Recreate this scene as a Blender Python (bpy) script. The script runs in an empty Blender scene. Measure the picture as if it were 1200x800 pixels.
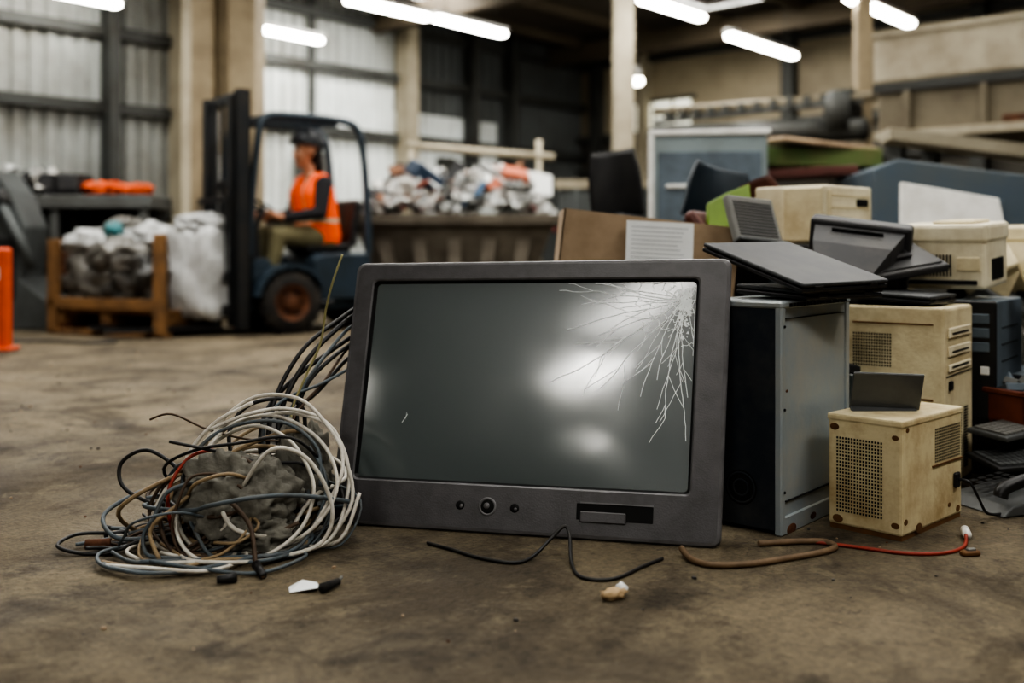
import bpy, bmesh, math, random, time
import numpy as np
from mathutils import Vector, Matrix, Euler, noise
T0=time.time()
R=random.Random(7)
scene=bpy.context.scene
try:
    scene.view_settings.view_transform='AgX'
    scene.view_settings.look='AgX - High Contrast'
    scene.view_settings.exposure=-0.45
except Exception as e: print(e)

# ---------------------------------------------------------------- materials
def lin(c):
    o=[]
    for v in c:
        v=v/255.0
        o.append(v/12.92 if v<=0.04045 else ((v+0.055)/1.055)**2.4)
    return tuple(o)+(1.0,)
MATS={}
def mat(name,col,rough=0.6,metal=0.0,dirt=None,damt=0.5,dscale=4.0,bump=0.0,bscale=60.0,emit=None,es=0,spec=None,alpha=None):
    if name in MATS: return MATS[name]
    m=bpy.data.materials.new(name); m.use_nodes=True
    nt=m.node_tree; N=nt.nodes; L=nt.links
    b=N['Principled BSDF']
    b.inputs['Base Color'].default_value=lin(col)
    b.inputs['Roughness'].default_value=rough
    b.inputs['Metallic'].default_value=metal
    if spec is not None: b.inputs['Specular IOR Level'].default_value=spec
    tc=N.new('ShaderNodeTexCoord')
    if dirt is None:
        dirt=tuple(c*0.72 for c in col)
    n=N.new('ShaderNodeTexNoise'); n.inputs['Scale'].default_value=dscale; n.inputs['Detail'].default_value=7; n.inputs['Roughness'].default_value=0.65
    L.new(tc.outputs['Object'],n.inputs['Vector'])
    r=N.new('ShaderNodeValToRGB'); r.color_ramp.elements[0].position=0.42; r.color_ramp.elements[1].position=0.68
    r.color_ramp.elements[0].color=(0,0,0,1); r.color_ramp.elements[1].color=(damt,damt,damt,1)
    L.new(n.outputs['Fac'],r.inputs['Fac'])
    mx=N.new('ShaderNodeMix'); mx.data_type='RGBA'
    mx.inputs['A'].default_value=lin(col); mx.inputs['B'].default_value=lin(dirt)
    L.new(r.outputs['Color'],mx.inputs['Factor'])
    L.new(mx.outputs['Result'],b.inputs['Base Color'])
    if bump>0:
        n2=N.new('ShaderNodeTexNoise'); n2.inputs['Scale'].default_value=bscale; n2.inputs['Detail'].default_value=4
        L.new(tc.outputs['Object'],n2.inputs['Vector'])
        bp=N.new('ShaderNodeBump'); bp.inputs['Strength'].default_value=bump; bp.inputs['Distance'].default_value=0.01
        L.new(n2.outputs['Fac'],bp.inputs['Height']); L.new(bp.outputs['Normal'],b.inputs['Normal'])
    if emit:
        b.inputs['Emission Color'].default_value=lin(emit); b.inputs['Emission Strength'].default_value=es
    MATS[name]=m
    return m

def floor_mat():
    m=bpy.data.materials.new('concrete_floor'); m.use_nodes=True
    nt=m.node_tree; N=nt.nodes; L=nt.links; b=N['Principled BSDF']
    tc=N.new('ShaderNodeTexCoord')
    def nz(s,d=8,ro=0.6,dist=0.0,off=0.0):
        n=N.new('ShaderNodeTexNoise'); n.inputs['Scale'].default_value=s; n.inputs['Detail'].default_value=d; n.inputs['Roughness'].default_value=ro; n.inputs['Distortion'].default_value=dist
        mp=N.new('ShaderNodeMapping'); mp.inputs['Location'].default_value=(off,off*1.7,0)
        L.new(tc.outputs['Object'],mp.inputs['Vector']); L.new(mp.outputs['Vector'],n.inputs['Vector'])
        return n
    def ramp(n,p0,p1,c0,c1):
        r=N.new('ShaderNodeValToRGB'); r.color_ramp.elements[0].position=p0; r.color_ramp.elements[1].position=p1
        r.color_ramp.elements[0].color=c0; r.color_ramp.elements[1].color=c1
        L.new(n.outputs['Fac'],r.inputs['Fac']); return r
    def mix(a,c,fac):
        mx=N.new('ShaderNodeMix'); mx.data_type='RGBA'; mx.inputs['B'].default_value=c
        L.new(a,mx.inputs['A']); L.new(fac,mx.inputs['Factor']); return mx.outputs['Result']
    a=ramp(nz(0.8,8,0.65,0.5),0.35,0.68,lin((92,83,69)),lin((130,119,99)))
    s=ramp(nz(1.5,9,0.72,0.6,3.0),0.46,0.60,(0,0,0,1),(0.85,0.85,0.85,1))
    s2=ramp(nz(3.4,9,0.74,0.4,9.0),0.52,0.64,(0,0,0,1),(0.8,0.8,0.8,1))
    s3=ramp(nz(5.5,9,0.75,0.4,5.0),0.58,0.70,(0,0,0,1),(0.5,0.5,0.5,1))
    s4=ramp(nz(16,9,0.8,0.3,2.0),0.58,0.66,(0,0,0,1),(0.75,0.75,0.75,1))
    c=mix(a.outputs['Color'],lin((70,62,51)),s.outputs['Color'])
    c=mix(c,lin((52,46,38)),s2.outputs['Color'])
    c=mix(c,lin((150,138,114)),s3.outputs['Color'])
    c=mix(c,lin((54,48,40)),s4.outputs['Color'])
    g=ramp(nz(45,6,0.8),0.3,0.75,(0.55,0.55,0.55,1),(1.3,1.28,1.22,1))
    mu=N.new('ShaderNodeMix'); mu.data_type='RGBA'; mu.blend_type='MULTIPLY'; mu.inputs['Factor'].default_value=1
    L.new(c,mu.inputs['A']); L.new(g.outputs['Color'],mu.inputs['B'])
    L.new(mu.outputs['Result'],b.inputs['Base Color'])
    rr=ramp(nz(1.7,5),0.3,0.7,(0.6,)*3+(1,),(0.92,)*3+(1,))
    L.new(rr.outputs['Color'],b.inputs['Roughness'])
    b.inputs['Specular IOR Level'].default_value=0.3
    bp=N.new('ShaderNodeBump'); bp.inputs['Strength'].default_value=0.65; bp.inputs['Distance'].default_value=0.012
    ad=N.new('ShaderNodeMath'); ad.operation='ADD'
    L.new(nz(9,8,0.7).outputs['Fac'],ad.inputs[0]); L.new(nz(90,3).outputs['Fac'],ad.inputs[1])
    L.new(ad.outputs[0],bp.inputs['Height']); L.new(bp.outputs['Normal'],b.inputs['Normal'])
    return m

# ---------------------------------------------------------------- mesh builder
def T(x,y,z): return Matrix.Translation((x,y,z))
def RX(a): return Matrix.Rotation(math.radians(a),4,'X')
def RY(a): return Matrix.Rotation(math.radians(a),4,'Y')
def RZ(a): return Matrix.Rotation(math.radians(a),4,'Z')
I4=Matrix.Identity(4)
def frame(o,e1,e2):
    e1=Vector(e1).normalized(); e2=Vector(e2); e2=(e2-e1*e2.dot(e1)).normalized(); e3=e1.cross(e2)
    m=Matrix((e1,e2,e3)).transposed().to_4x4(); m.translation=Vector(o); return m
def align(p,q):
    p=Vector(p);q=Vector(q); d=q-p
    m=d.to_track_quat('Z','Y').to_matrix().to_4x4(); m.translation=p
    return m,d.length
def crom(P,n=6,closed=False):
    P=[Vector(p) for p in P]; out=[]
    k=len(P)
    for i in range(k-1):
        p0=P[max(i-1,0)];p1=P[i];p2=P[i+1];p3=P[min(i+2,k-1)]
        for j in range(n):
            t=j/n
            out.append(0.5*((2*p1)+(-p0+p2)*t+(2*p0-5*p1+4*p2-p3)*t*t+(-p0+3*p1-3*p2+p3)*t**3))
    out.append(P[-1]); return out
class MB:
    def __init__(s): s.bm=bmesh.new(); s.mats=[]
    def mi(s,m):
        if m not in s.mats: s.mats.append(m)
        return s.mats.index(m)
    def merge(s,tb,m,M=I4,smooth=False):
        k=s.mi(m); mp={}
        for v in tb.verts: mp[v]=s.bm.verts.new(M@v.co)
        flip=M.determinant()<0
        for f in tb.faces:
            vs=[mp[v] for v in f.verts]
            if flip: vs.reverse()
            try: nf=s.bm.faces.new(vs)
            except ValueError: continue
            nf.material_index=k; nf.smooth=smooth
        tb.free()
    def box(s,c,size,m,M=I4,bev=0.0,rot=None,seg=1):
        tb=bmesh.new(); bmesh.ops.create_cube(tb,size=1)
        for v in tb.verts: v.co=Vector((v.co.x*size[0],v.co.y*size[1],v.co.z*size[2]))
        if bev>0: bmesh.ops.bevel(tb,geom=tb.edges[:],offset=min(bev,min(size)*0.45),segments=seg,profile=0.5,affect='EDGES')
        Mx=T(*c)
        if rot is not None: Mx=Mx@Euler([math.radians(a) for a in rot]).to_matrix().to_4x4()
        s.merge(tb,m,M@Mx)
    def bx(s,x0,x1,y0,y1,z0,z1,m,M=I4,bev=0.0,seg=1):
        s.box(((x0+x1)/2,(y0+y1)/2,(z0+z1)/2),(abs(x1-x0),abs(y1-y0),abs(z1-z0)),m,M,bev,None,seg)
    def cyl(s,p,q,r,m,M=I4,r2=None,seg=16):
        if r2 is None: r2=r
        A,L=align(p,q); tb=bmesh.new()
        bmesh.ops.create_cone(tb,cap_ends=True,segments=seg,radius1=r,radius2=max(r2,1e-4),depth=L)
        s.merge(tb,m,M@A@T(0,0,L/2),True)
    def sph(s,c,rad,m,M=I4,rot=None,u=20,v=12):
        tb=bmesh.new(); bmesh.ops.create_uvsphere(tb,u_segments=u,v_segments=v,radius=1)
        if not hasattr(rad,'__len__'): rad=(rad,)*3
        Mx=T(*c)
        if rot is not None: Mx=Mx@Euler([math.radians(a) for a in rot]).to_matrix().to_4x4()
        s.merge(tb,m,M@Mx@Matrix.Diagonal((rad[0],rad[1],rad[2],1)),True)
    def prism(s,pts,z0,z1,m,M=I4,bev=0.0,smooth=False):
        tb=bmesh.new(); vs=[tb.verts.new((p[0],p[1],z0)) for p in pts]
        f=tb.faces.new(vs); r=bmesh.ops.extrude_face_region(tb,geom=[f])
        for e in r['geom']:
            if isinstance(e,bmesh.types.BMVert): e.co.z=z1
        bmesh.ops.recalc_face_normals(tb,faces=tb.faces[:])
        if bev>0: bmesh.ops.bevel(tb,geom=tb.edges[:],offset=bev,segments=2,profile=0.5,affect='EDGES')
        s.merge(tb,m,M,smooth)
    def face(s,pts,m,M=I4,smooth=False):
        vs=[s.bm.verts.new(M@Vector(p)) for p in pts]
        f=s.bm.faces.new(vs); f.material_index=s.mi(m); f.smooth=smooth
    def lathe(s,prof,m,M=I4,seg=32,smooth=True,arc=360,cap=False):
        k=s.mi(m); rings=[]; n=seg if arc==360 else seg+1
        for i in range(n):
            a=math.radians(arc)*i/seg
            rings.append([s.bm.verts.new(M@Vector((r*math.cos(a),r*math.sin(a),h))) for r,h in prof])
        for i in range(seg):
            A=rings[i];B=rings[(i+1)%n]
            for j in range(len(prof)-1):
                try:
                    f=s.bm.faces.new((A[j],B[j],B[j+1],A[j+1])); f.material_index=k; f.smooth=smooth
                except ValueError: pass
    def tube(s,P,r,m,M=I4,n=6,seg=8,smoothpath=True,r_end=None):
        pts=crom(P,n) if smoothpath else [Vector(p) for p in P]
        k=s.mi(m); rings=[]; t0=None; nrm=None
        for i,p in enumerate(pts):
            a=pts[max(i-1,0)];b=pts[min(i+1,len(pts)-1)]
            t=(b-a)
            if t.length<1e-9: t=Vector((0,0,1))
            t.normalize()
            if nrm is None:
                up=Vector((0,0,1)) if abs(t.z)<0.9 else Vector((1,0,0))
                nrm=t.cross(up).normalized()
            else:
                nrm=(nrm-t*nrm.dot(t))
                if nrm.length<1e-6: nrm=t.orthogonal()
                nrm.normalize()
            bn=t.cross(nrm)
            rr=r if r_end is None else r+(r_end-r)*i/(len(pts)-1)
            rings.append([s.bm.verts.new(M@(p+(nrm*math.cos(2*math.pi*j/seg)+bn*math.sin(2*math.pi*j/seg))*rr)) for j in range(seg)])
        for i in range(len(rings)-1):
            for j in range(seg):
                f=s.bm.faces.new((rings[i][j],rings[i][(j+1)%seg],rings[i+1][(j+1)%seg],rings[i+1][j])); f.material_index=k; f.smooth=True
        for rg in (rings[0],rings[-1]):
            try:
                f=s.bm.faces.new(rg); f.material_index=k
            except ValueError: pass
    def holes(s,x0,x1,y0,y1,nx,ny,m,M,fill=0.55,z=0.0012,round_=False):
        dx=(x1-x0)/nx; dy=(y1-y0)/ny
        for i in range(nx):
            for j in range(ny):
                cx=x0+(i+.5)*dx; cy=y0+(j+.5)*dy; a=dx*fill/2;b=dy*fill/2
                s.face([(cx-a,cy-b,z),(cx+a,cy-b,z),(cx+a,cy+b,z),(cx-a,cy+b,z)],m,M)
    def blob(s,c,rad,m,seed=0,amp=0.15,freq=2.0,M=I4,sub=4,square=0.0,rot=0,flat=None):
        tb=bmesh.new(); bmesh.ops.create_icosphere(tb,subdivisions=sub,radius=1)
        off=Vector((seed*3.1,seed*1.7,seed*5.3))
        for v in tb.verts:
            d=v.co.copy()
            if square>0:
                mxx=max(abs(d.x),abs(d.y),abs(d.z)); d=d.lerp(d/mxx*0.85,square)
            nn=noise.fractal(v.co*freq+off,0.9,2.2,4)
            rid=abs(noise.noise(v.co*freq*2.3+off))
            d*= (1+amp*nn-amp*0.9*rid)
            v.co=Vector((d.x*rad[0],d.y*rad[1],d.z*rad[2]))
            if flat is not None and v.co.z<-rad[2]*flat: v.co.z=-rad[2]*flat
        s.merge(tb,m,M@T(*c)@RZ(rot),True)
    def obj(s,name,M=I4,parent=None,recalc=True):
        if recalc: bmesh.ops.recalc_face_normals(s.bm,faces=s.bm.faces[:])
        me=bpy.data.meshes.new(name); s.bm.to_mesh(me); s.bm.free()
        for m in s.mats: me.materials.append(m)
        o=bpy.data.objects.new(name,me); scene.collection.objects.link(o)
        if parent: o.parent=parent; o.matrix_basis=M
        else: o.matrix_world=M
        return o
def empty(name,M=I4):
    o=bpy.data.objects.new(name,None); scene.collection.objects.link(o); o.matrix_world=M; o.empty_display_size=0.2; return o

m_steel=mat('painted_steel_grey',(120,120,116),0.55,0.2,(80,72,62),0.6,3)
m_black=mat('black_plastic',(26,26,28),0.45,0,(50,48,45),0.5,8)
m_dark=mat('dark_hole',(8,8,8),0.8)
m_beige=mat('aged_beige_plastic',(214,203,170),0.6,0,(160,138,100),0.6,6,0.15,80)
m_beige2=mat('aged_beige_plastic_light',(226,218,192),0.6,0,(176,160,126),0.6,5,0.1,80)
m_white=mat('white_plastic',(226,226,222),0.5,0,(170,165,155),0.5,5)
m_rubber=mat('rubber',(30,29,28),0.85,0,(70,62,52),0.7,7,0.3,60)
m_rust=mat('rusty_metal',(110,72,50),0.8,0.3,(60,40,30),0.8,9,0.3,50)

# ---------------------------------------------------------------- hall shell
ANG=47.5
B=(1.33,20.0)
H=T(B[0],B[1],0)@RZ(ANG)
CZ=4.6
mb=MB(); fm=floor_mat()
mb.bx(-32,0.3,-25,0.3,-0.2,0,fm)
mb.obj('floor',H)
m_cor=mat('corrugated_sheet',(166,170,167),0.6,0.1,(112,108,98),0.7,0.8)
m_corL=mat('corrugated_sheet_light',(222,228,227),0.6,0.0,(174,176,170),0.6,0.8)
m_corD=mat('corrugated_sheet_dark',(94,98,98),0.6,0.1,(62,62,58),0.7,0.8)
m_girt=mat('wall_girt_steel',(72,74,72),0.6,0.3,(52,48,42),0.6,2)
def corr(mb,x0,x1,z0,z1,m,pitch=0.2,dep=0.045,M=I4):
    k=int(round((x1-x0)/pitch)); prof=[]
    for i in range(k):
        x=x0+i*pitch
        prof+= [(x,0),(x+pitch*.3,0),(x+pitch*.42,-dep),(x+pitch*.88,-dep)]
    prof.append((x1,0))
    for a,b in zip(prof[:-1],prof[1:]):
        mb.face([(a[0],a[1],z0),(b[0],b[1],z0),(b[0],b[1],z1),(a[0],a[1],z1)],m,M)
mb=MB()
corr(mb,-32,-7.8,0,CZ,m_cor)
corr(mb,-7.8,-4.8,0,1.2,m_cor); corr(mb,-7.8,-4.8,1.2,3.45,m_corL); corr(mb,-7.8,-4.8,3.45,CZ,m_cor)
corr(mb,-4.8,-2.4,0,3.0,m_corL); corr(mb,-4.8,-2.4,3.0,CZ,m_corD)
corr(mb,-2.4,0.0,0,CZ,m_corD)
mb.bx(-32,0.3,0.02,0.3,0,CZ,m_corD)
mb.obj('wall_left',H,recalc=False)
mb=MB()
for z in (1.25,2.55,3.5,4.3):
    mb.bx(-32,0,-0.16,-0.05,z-0.07,z+0.07,m_girt)
for a in (2.2,3.2,9.6,14,18,22,26,30):
    mb.bx(-a-0.07,-a+0.07,-0.32,-0.06,0,CZ,m_girt)
m_post=mat('post_paint_cream',(168,160,140),0.6,0.1,(116,106,88),0.6,1.5)
for a in (4.7,8.65): mb.bx(-a-0.1,-a+0.1,-0.4,-0.06,0,CZ,m_post)
mb.bx(-6.5,-6.42,-.12,-.06,0,CZ,m_girt); mb.bx(-6.75,-6.3,-.25,-.06,1.6,2.2,m_steel); mb.bx(-3.9,-3.6,-.2,-.06,1.9,2.3,m_girt)
mb.obj('trim_1',H)
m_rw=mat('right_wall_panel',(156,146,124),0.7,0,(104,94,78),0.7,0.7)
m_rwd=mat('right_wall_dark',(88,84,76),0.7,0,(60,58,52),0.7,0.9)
mb=MB()
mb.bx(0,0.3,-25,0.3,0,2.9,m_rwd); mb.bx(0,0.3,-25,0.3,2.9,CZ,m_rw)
mb.obj('wall_right',H)
mb=MB()
mb.bx(-0.14,0,-25,0,2.8,2.94,m_girt); mb.bx(-0.14,0,-25,0,4.2,4.32,m_girt); mb.bx(-0.14,0,-25,0,2.2,2.3,m_girt)
for b in (0.5,1.6,4.5,7.5,10.5,13.5,16.5,20): mb.bx(-0.22,0,-b-0.1,-b+0.1,0,CZ,m_post if b in(1.6,) else m_girt)
mb.obj('trim_2',H)
m_plain=mat('plaster_wall',(150,148,142),0.8,0,(110,108,102),0.5,0.6)
mb=MB(); mb.bx(-32.3,-32,-25,0.3,0,CZ,m_plain); mb.obj('wall_back',H)
mb=MB(); mb.bx(-32.3,0.3,-25.3,-25,0,CZ,m_plain); mb.obj('wall_near',H)
m_ceil=mat('ceiling_deck',(78,70,60),0.8,0,(50,45,40),0.6,0.8)
mb=MB(); mb.bx(-32.3,0.3,-25.3,0.3,CZ,CZ+0.2,m_ceil); mb.obj('ceiling',H)
m_beam=mat('roof_beam',(94,84,68),0.7,0.1,(64,57,47),0.6,1)
mb=MB()
for i in range(17):
    y=-0.8-i*1.45; mb.bx(-32,0,y-0.05,y+0.05,CZ-0.16,CZ,m_beam)
for i in range(8):
    x=-1.0-i*4.2; mb.bx(x-0.09,x+0.09,-25,0,CZ-0.42,CZ-0.1,m_beam)
mb.obj('trim_3',H)
m_win=mat('window_glow',(235,238,225),0.4,emit=(240,238,220),es=1.6)
mb=MB()
for k in range(3):
    mb.bx(-0.06,-0.03,-2.55+k*0.42,-2.2+k*0.42,2.95,3.45,m_win)
mb.bx(-0.08,-0.02,-2.65,-1.27,3.45,3.52,m_girt); mb.bx(-0.08,-0.02,-2.65,-1.27,2.88,2.95,m_girt)
mb.obj('window_1',H)

m_tube=mat('lamp_tube',(255,250,238),0.4,emit=(255,251,242),es=42)
m_hous=mat('lamp_housing',(190,190,185),0.5)
LZ=3.7
def strip(p,q):
    mb=MB(); A,L=align((p[0],p[1],LZ),(q[0],q[1],LZ))
    d=Vector((q[0]-p[0],q[1]-p[1],0)).normalized()
    M=frame(((p[0]+q[0])/2,(p[1]+q[1])/2,LZ),d,(-d.y,d.x,0))
    mb.bx(-L/2,L/2,-0.08,0.08,0.04,0.10,m_hous,M,0.01)
    mb.bx(-L/2+.02,L/2-.02,-0.07,0.07,-0.03,0.04,m_tube,M,0.02)
    for s in (-.35,.35): mb.cyl((s*L,0,.09),(s*L,0,CZ-LZ-.005),0.006,m_girt,M,seg=6)
    mb.obj('strip_lamp')
for p,q in [((-3.42,13.54),(-2.68,14.45)),((-1.95,12),(-1.05,12.98)),((-.98,12.95),(-.1,14.0)),((1.5,11.98),(2.42,13.0)),
            ((2.96,14.03),(4.3,15.6)),((3.9,11.9),(5.2,13.35)),((-5.6,11.2),(-4.7,12.3))]:
    strip(p,q)
for (x,y) in [(-1.2,5.5),(2.5,6.5),(-4.5,6.0),(0.6,1.0),(-4.6,0.8),(4.5,2.0),(-2.5,-3.8),(-6.2,-3.4),(1.5,-4.2),(-3.6,-7.2)]:
    strip((x-.45,y-.5),(x+.45,y+.5))
m_bulb=mat('round_lamp',(255,250,240),0.4,emit=(255,245,225),es=30)
mb=MB(); mb.sph((0,0,0),(0.1,0.1,0.07),m_bulb); mb.cyl((0,0,.05),(0,0,.25),0.09,m_hous,r2=0.04); mb.cyl((0,0,.2),(0,0,.95),0.01,m_girt); mb.obj('pendant_lamp',T(2.08,17,3.56))

m_fill=mat('ceiling_fill_frame',(170,170,168),0.5)
def ceiling_fill(x,y,sx,sy,pw,col=(1,0.975,0.92)):  # framed area light added at the ceiling, out of view, to brighten the hall
    M=T(x,y,CZ-0.04)@RZ(ANG)
    mb=MB()
    for s in (-1,1):
        mb.bx(-sx/2-.06,sx/2+.06,s*sy/2-.03+s*.03,s*sy/2+.03+s*.03,-0.05,0.03,m_fill)
        mb.bx(s*sx/2-.03+s*.03,s*sx/2+.03+s*.03,-sy/2-.06,sy/2+.06,-0.05,0.03,m_fill)
    o=mb.obj('ceiling_fill',M)
    ld=bpy.data.lights.new('ceiling_fill_light','AREA'); ld.shape='RECTANGLE'; ld.size=sx; ld.size_y=sy; ld.energy=pw; ld.color=col
    l=bpy.data.objects.new('ceiling_fill_light',ld); scene.collection.objects.link(l); l.parent=o; l.location=(0,0,-0.02)
ceiling_fill(-3.1,-5.3,2.4,0.8,430)
ceiling_fill(-1.1,-2.3,2.8,0.9,180)
ceiling_fill(3.6,1.4,2.6,1.0,200)
ceiling_fill(0.2,4.4,3.2,1.4,170)
ceiling_fill(3.6,5.6,2.6,1.2,150)
ceiling_fill(-3.6,7.0,3.6,1.6,400)
ceiling_fill(0.6,10.6,3.2,1.4,320)
ceiling_fill(-5.6,9.4,3.0,1.4,200)
ceiling_fill(4.4,9.6,2.6,1.2,200)
ceiling_fill(2.6,14.6,2.6,1.2,210)
ceiling_fill(-1.6,14.2,2.6,1.2,220)

m_conc=mat('column_paint',(156,142,116),0.75,0,(104,91,72),0.7,1.6,0.15,20)
mb=MB()
mb.bx(-.36,-.10,-.2,.3,0,CZ,m_conc,bev=.02); mb.bx(-.12,.10,-.02,.2,0,CZ,m_conc); mb.bx(.06,.36,-.2,.3,0,CZ,m_conc,bev=.02)
mb.bx(-.45,.45,-.3,.4,0,.12,m_conc,bev=.02)
mb.obj('structural_column',T(-3.24,11.65,0))
mb=MB(); mb.bx(-.13,.13,-.13,.13,0,CZ,m_post,bev=.02); mb.bx(-.2,.2,-.2,.2,0,.1,m_post)
mb.obj('structural_column',T(1.41,13,0))
mb=MB(); mb.bx(-.09,.09,-.09,.09,0,CZ,m_conc,bev=.015); mb.bx(-.16,.16,-.16,.16,0,.08,m_conc)
mb.obj('structural_column',T(4.11,12,0))
mb=MB()
mb.cyl((-1.35,13.3,2.12),(.55,13.3,1.97),.05,m_post); mb.cyl((.35,13.3,0),(.35,13.3,2.2),.04,m_post); mb.cyl((-1.3,13.3,0),(-1.3,13.3,2.15),.04,m_post); mb.cyl((-1.3,13.3,1.1),(.35,13.3,1.1),.035,m_post)
mb.obj('pipe_railing')

# ---------------------------------------------------------------- television
W=1.115; HH=0.79
tvO=Vector((-.533,2.963,0.004)); e1=Vector((.973,-.2275,0)).normalized()
th=math.radians(16.2); back=Vector((.2275,.973,0)).normalized()
e2=(back*math.sin(th)+Vector((0,0,1))*math.cos(th))
TV=frame(tvO,e1,e2)
m_tv=mat('tv_bezel_grey',(79,77,79),0.38,0,(58,56,57),0.7,12,0.08,200)
m_tv2=mat('tv_bezel_edge',(112,111,113),0.36,0.1,(76,75,75),0.6,12)
def glass():
    m=bpy.data.materials.new('tv_screen_glass'); m.use_nodes=True
    nt=m.node_tree; N=nt.nodes; L=nt.links; b=N['Principled BSDF']
    b.inputs['Base Color'].default_value=lin((60,72,72))
    b.inputs['IOR'].default_value=1.7; b.inputs['Coat Weight'].default_value=0.8; b.inputs['Coat Roughness'].default_value=0.40; b.inputs['Coat IOR'].default_value=1.8
    tc=N.new('ShaderNodeTexCoord'); n=N.new('ShaderNodeTexNoise'); n.inputs['Scale'].default_value=5; n.inputs['Detail'].default_value=8
    L.new(tc.outputs['Object'],n.inputs['Vector'])
    r=N.new('ShaderNodeValToRGB'); r.color_ramp.elements[0].color=(.09,.09,.09,1); r.color_ramp.elements[1].color=(.17,.17,.17,1)
    r.color_ramp.elements[0].position=.35; r.color_ramp.elements[1].position=.75
    L.new(n.outputs['Fac'],r.inputs['Fac']); L.new(r.outputs['Color'],b.inputs['Roughness'])
    return m
m_glass=glass()
def rr(x0,y0,x1,y1,r,z,n=6):
    out=[]
    for cx,cy,a0 in ((x1-r,y1-r,0),(x0+r,y1-r,90),(x0+r,y0+r,180),(x1-r,y0+r,270)):
        for i in range(n+1):
            a=math.radians(a0+90*i/n); out.append((cx+r*math.cos(a),cy+r*math.sin(a),z))
    return out
def taper(p):
    x,y,z=p; k=y/HH
    return (W/2+(x-W/2)*(1+0.02*k)+0.014*k, y+0.014*k*(x/W-.5)*1.4, z)
mb=MB()
def add_loop(l): return [mb.bm.verts.new(taper(p)) for p in l]
seq=[(rr(.10,.08,W-.10,HH-.09,.05,-.118),m_black),(rr(.07,.06,W-.07,HH-.06,.05,-.11),m_black),(rr(.014,.012,W-.014,HH-.012,.03,-.06),m_black),
 (rr(.003,.003,W-.003,HH-.003,.026,-.045),m_tv),(rr(0,0,W,HH,.026,-.012),m_tv),(rr(.004,.004,W-.004,HH-.004,.024,-.003),m_tv2),(rr(.012,.012,W-.012,HH-.012,.02,0),m_tv2),
 (rr(.058,.128,W-.083,HH-.054,.016,0),m_tv),(rr(.063,.133,W-.088,HH-.059,.014,-.004),m_tv2),(rr(.070,.140,W-.095,HH-.066,.012,-.020),m_black)]
prev=None; n=len(seq[0][0])
for l,m in seq:
    cur=add_loop(l)
    if prev:
        k=mb.mi(m)
        for i in range(n):
            f=mb.bm.faces.new((prev[i],prev[(i+1)%n],cur[(i+1)%n],cur[i])); f.material_index=k; f.smooth=False
    else:
        f=mb.bm.faces.new(cur); f.material_index=mb.mi(m)
    prev=cur
gx0,gy0,gx1,gy1=.068,.138,W-.093,HH-.064
NG=24; G={}
kg=mb.mi(m_glass)
for i in range(NG+1):
    for j in range(NG+1):
        u=i/NG; v=j/NG
        z=-.019+0.010*(1-(2*u-1)**2)*(1-(2*v-1)**2)
        G[i,j]=mb.bm.verts.new(taper((gx0+(gx1-gx0)*u,gy0+(gy1-gy0)*v,z)))
for i in range(NG):
    for j in range(NG):
        f=mb.bm.faces.new((G[i,j],G[i+1,j],G[i+1,j+1],G[i,j+1])); f.material_index=kg; f.smooth=True
def gz(x,y):
    u=min(max((x-gx0)/(gx1-gx0),0),1); v=min(max((y-gy0)/(gy1-gy0),0),1)
    return -.019+0.010*(1-(2*u-1)**2)*(1-(2*v-1)**2)
for cx,r_ in ((.392,.013),(.472,.021),(.55,.013)):
    mb.sph((cx,.072,.0),(r_*1.0,r_*.95,.004),m_dark,u=20,v=10)
mb.lathe([(.019,.002),(.023,.0045),(.026,.001)],m_tv2,T(.472,.072,0),24)
mb.sph((.470,.074,.003),(.009,.009,.004),m_tv2)
mb.sph((.396,.070,.003),(.005,.006,.002),m_tv2); mb.sph((.553,.070,.003),(.005,.004,.002),m_tv2)
mb.bx(.725,.935,.052,.096,-.002,.0015,m_dark,bev=.0012)
mb.bx(.735,.862,.045,.075,.000,.006,m_tv,bev=.003)
mb.bx(.735,.935,.096,.100,-.002,.003,m_tv2)
mb.obj('television',TV)
m_crk=mat('crack_white',(240,246,246),0.3,0,(200,210,210),0.5,40)
tvob=bpy.data.objects['television']
mb=MB(); RC=random.Random(11)
cx,cy=.985,.672
def ribbon(pts,w):
    for a,b in zip(pts[:-1],pts[1:]):
        d=Vector((b[0]-a[0],b[1]-a[1])); 
        if d.length<1e-6: continue
        p=Vector((-d.y,d.x)).normalized()*w/2
        q=[]
        for P,s in ((a,1),(a,-1),(b,-1),(b,1)):
            x=P[0]+p.x*s; y=P[1]+p.y*s
            t=taper((x,y,gz(x,y)+.0018)); q.append(t)
        mb.face(q,m_crk)
def clampg(x,y): return (min(max(x,gx0+.004),gx1-.004),min(max(y,gy0+.004),gy1-.004))
def crack(x0,y0,ang,L,w=.0014,wig=.26,branch=True):
    pts=[(x0,y0)]; a=ang; step=.020; l=0
    while l<L:
        a+=RC.uniform(-wig,wig); a+=(ang-a)*.35
        nx=pts[-1][0]+math.cos(a)*step; ny=pts[-1][1]+math.sin(a)*step
        c=clampg(nx,ny); pts.append(c); l+=step
        if c!=(nx,ny): break
        if branch and RC.random()<.2 and l>.04: crack(c[0],c[1],a+RC.choice((-1,1))*RC.uniform(.3,.7),L*.3*RC.random()+.03,w*.7,wig,False)
    ribbon(pts,w)
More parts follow.
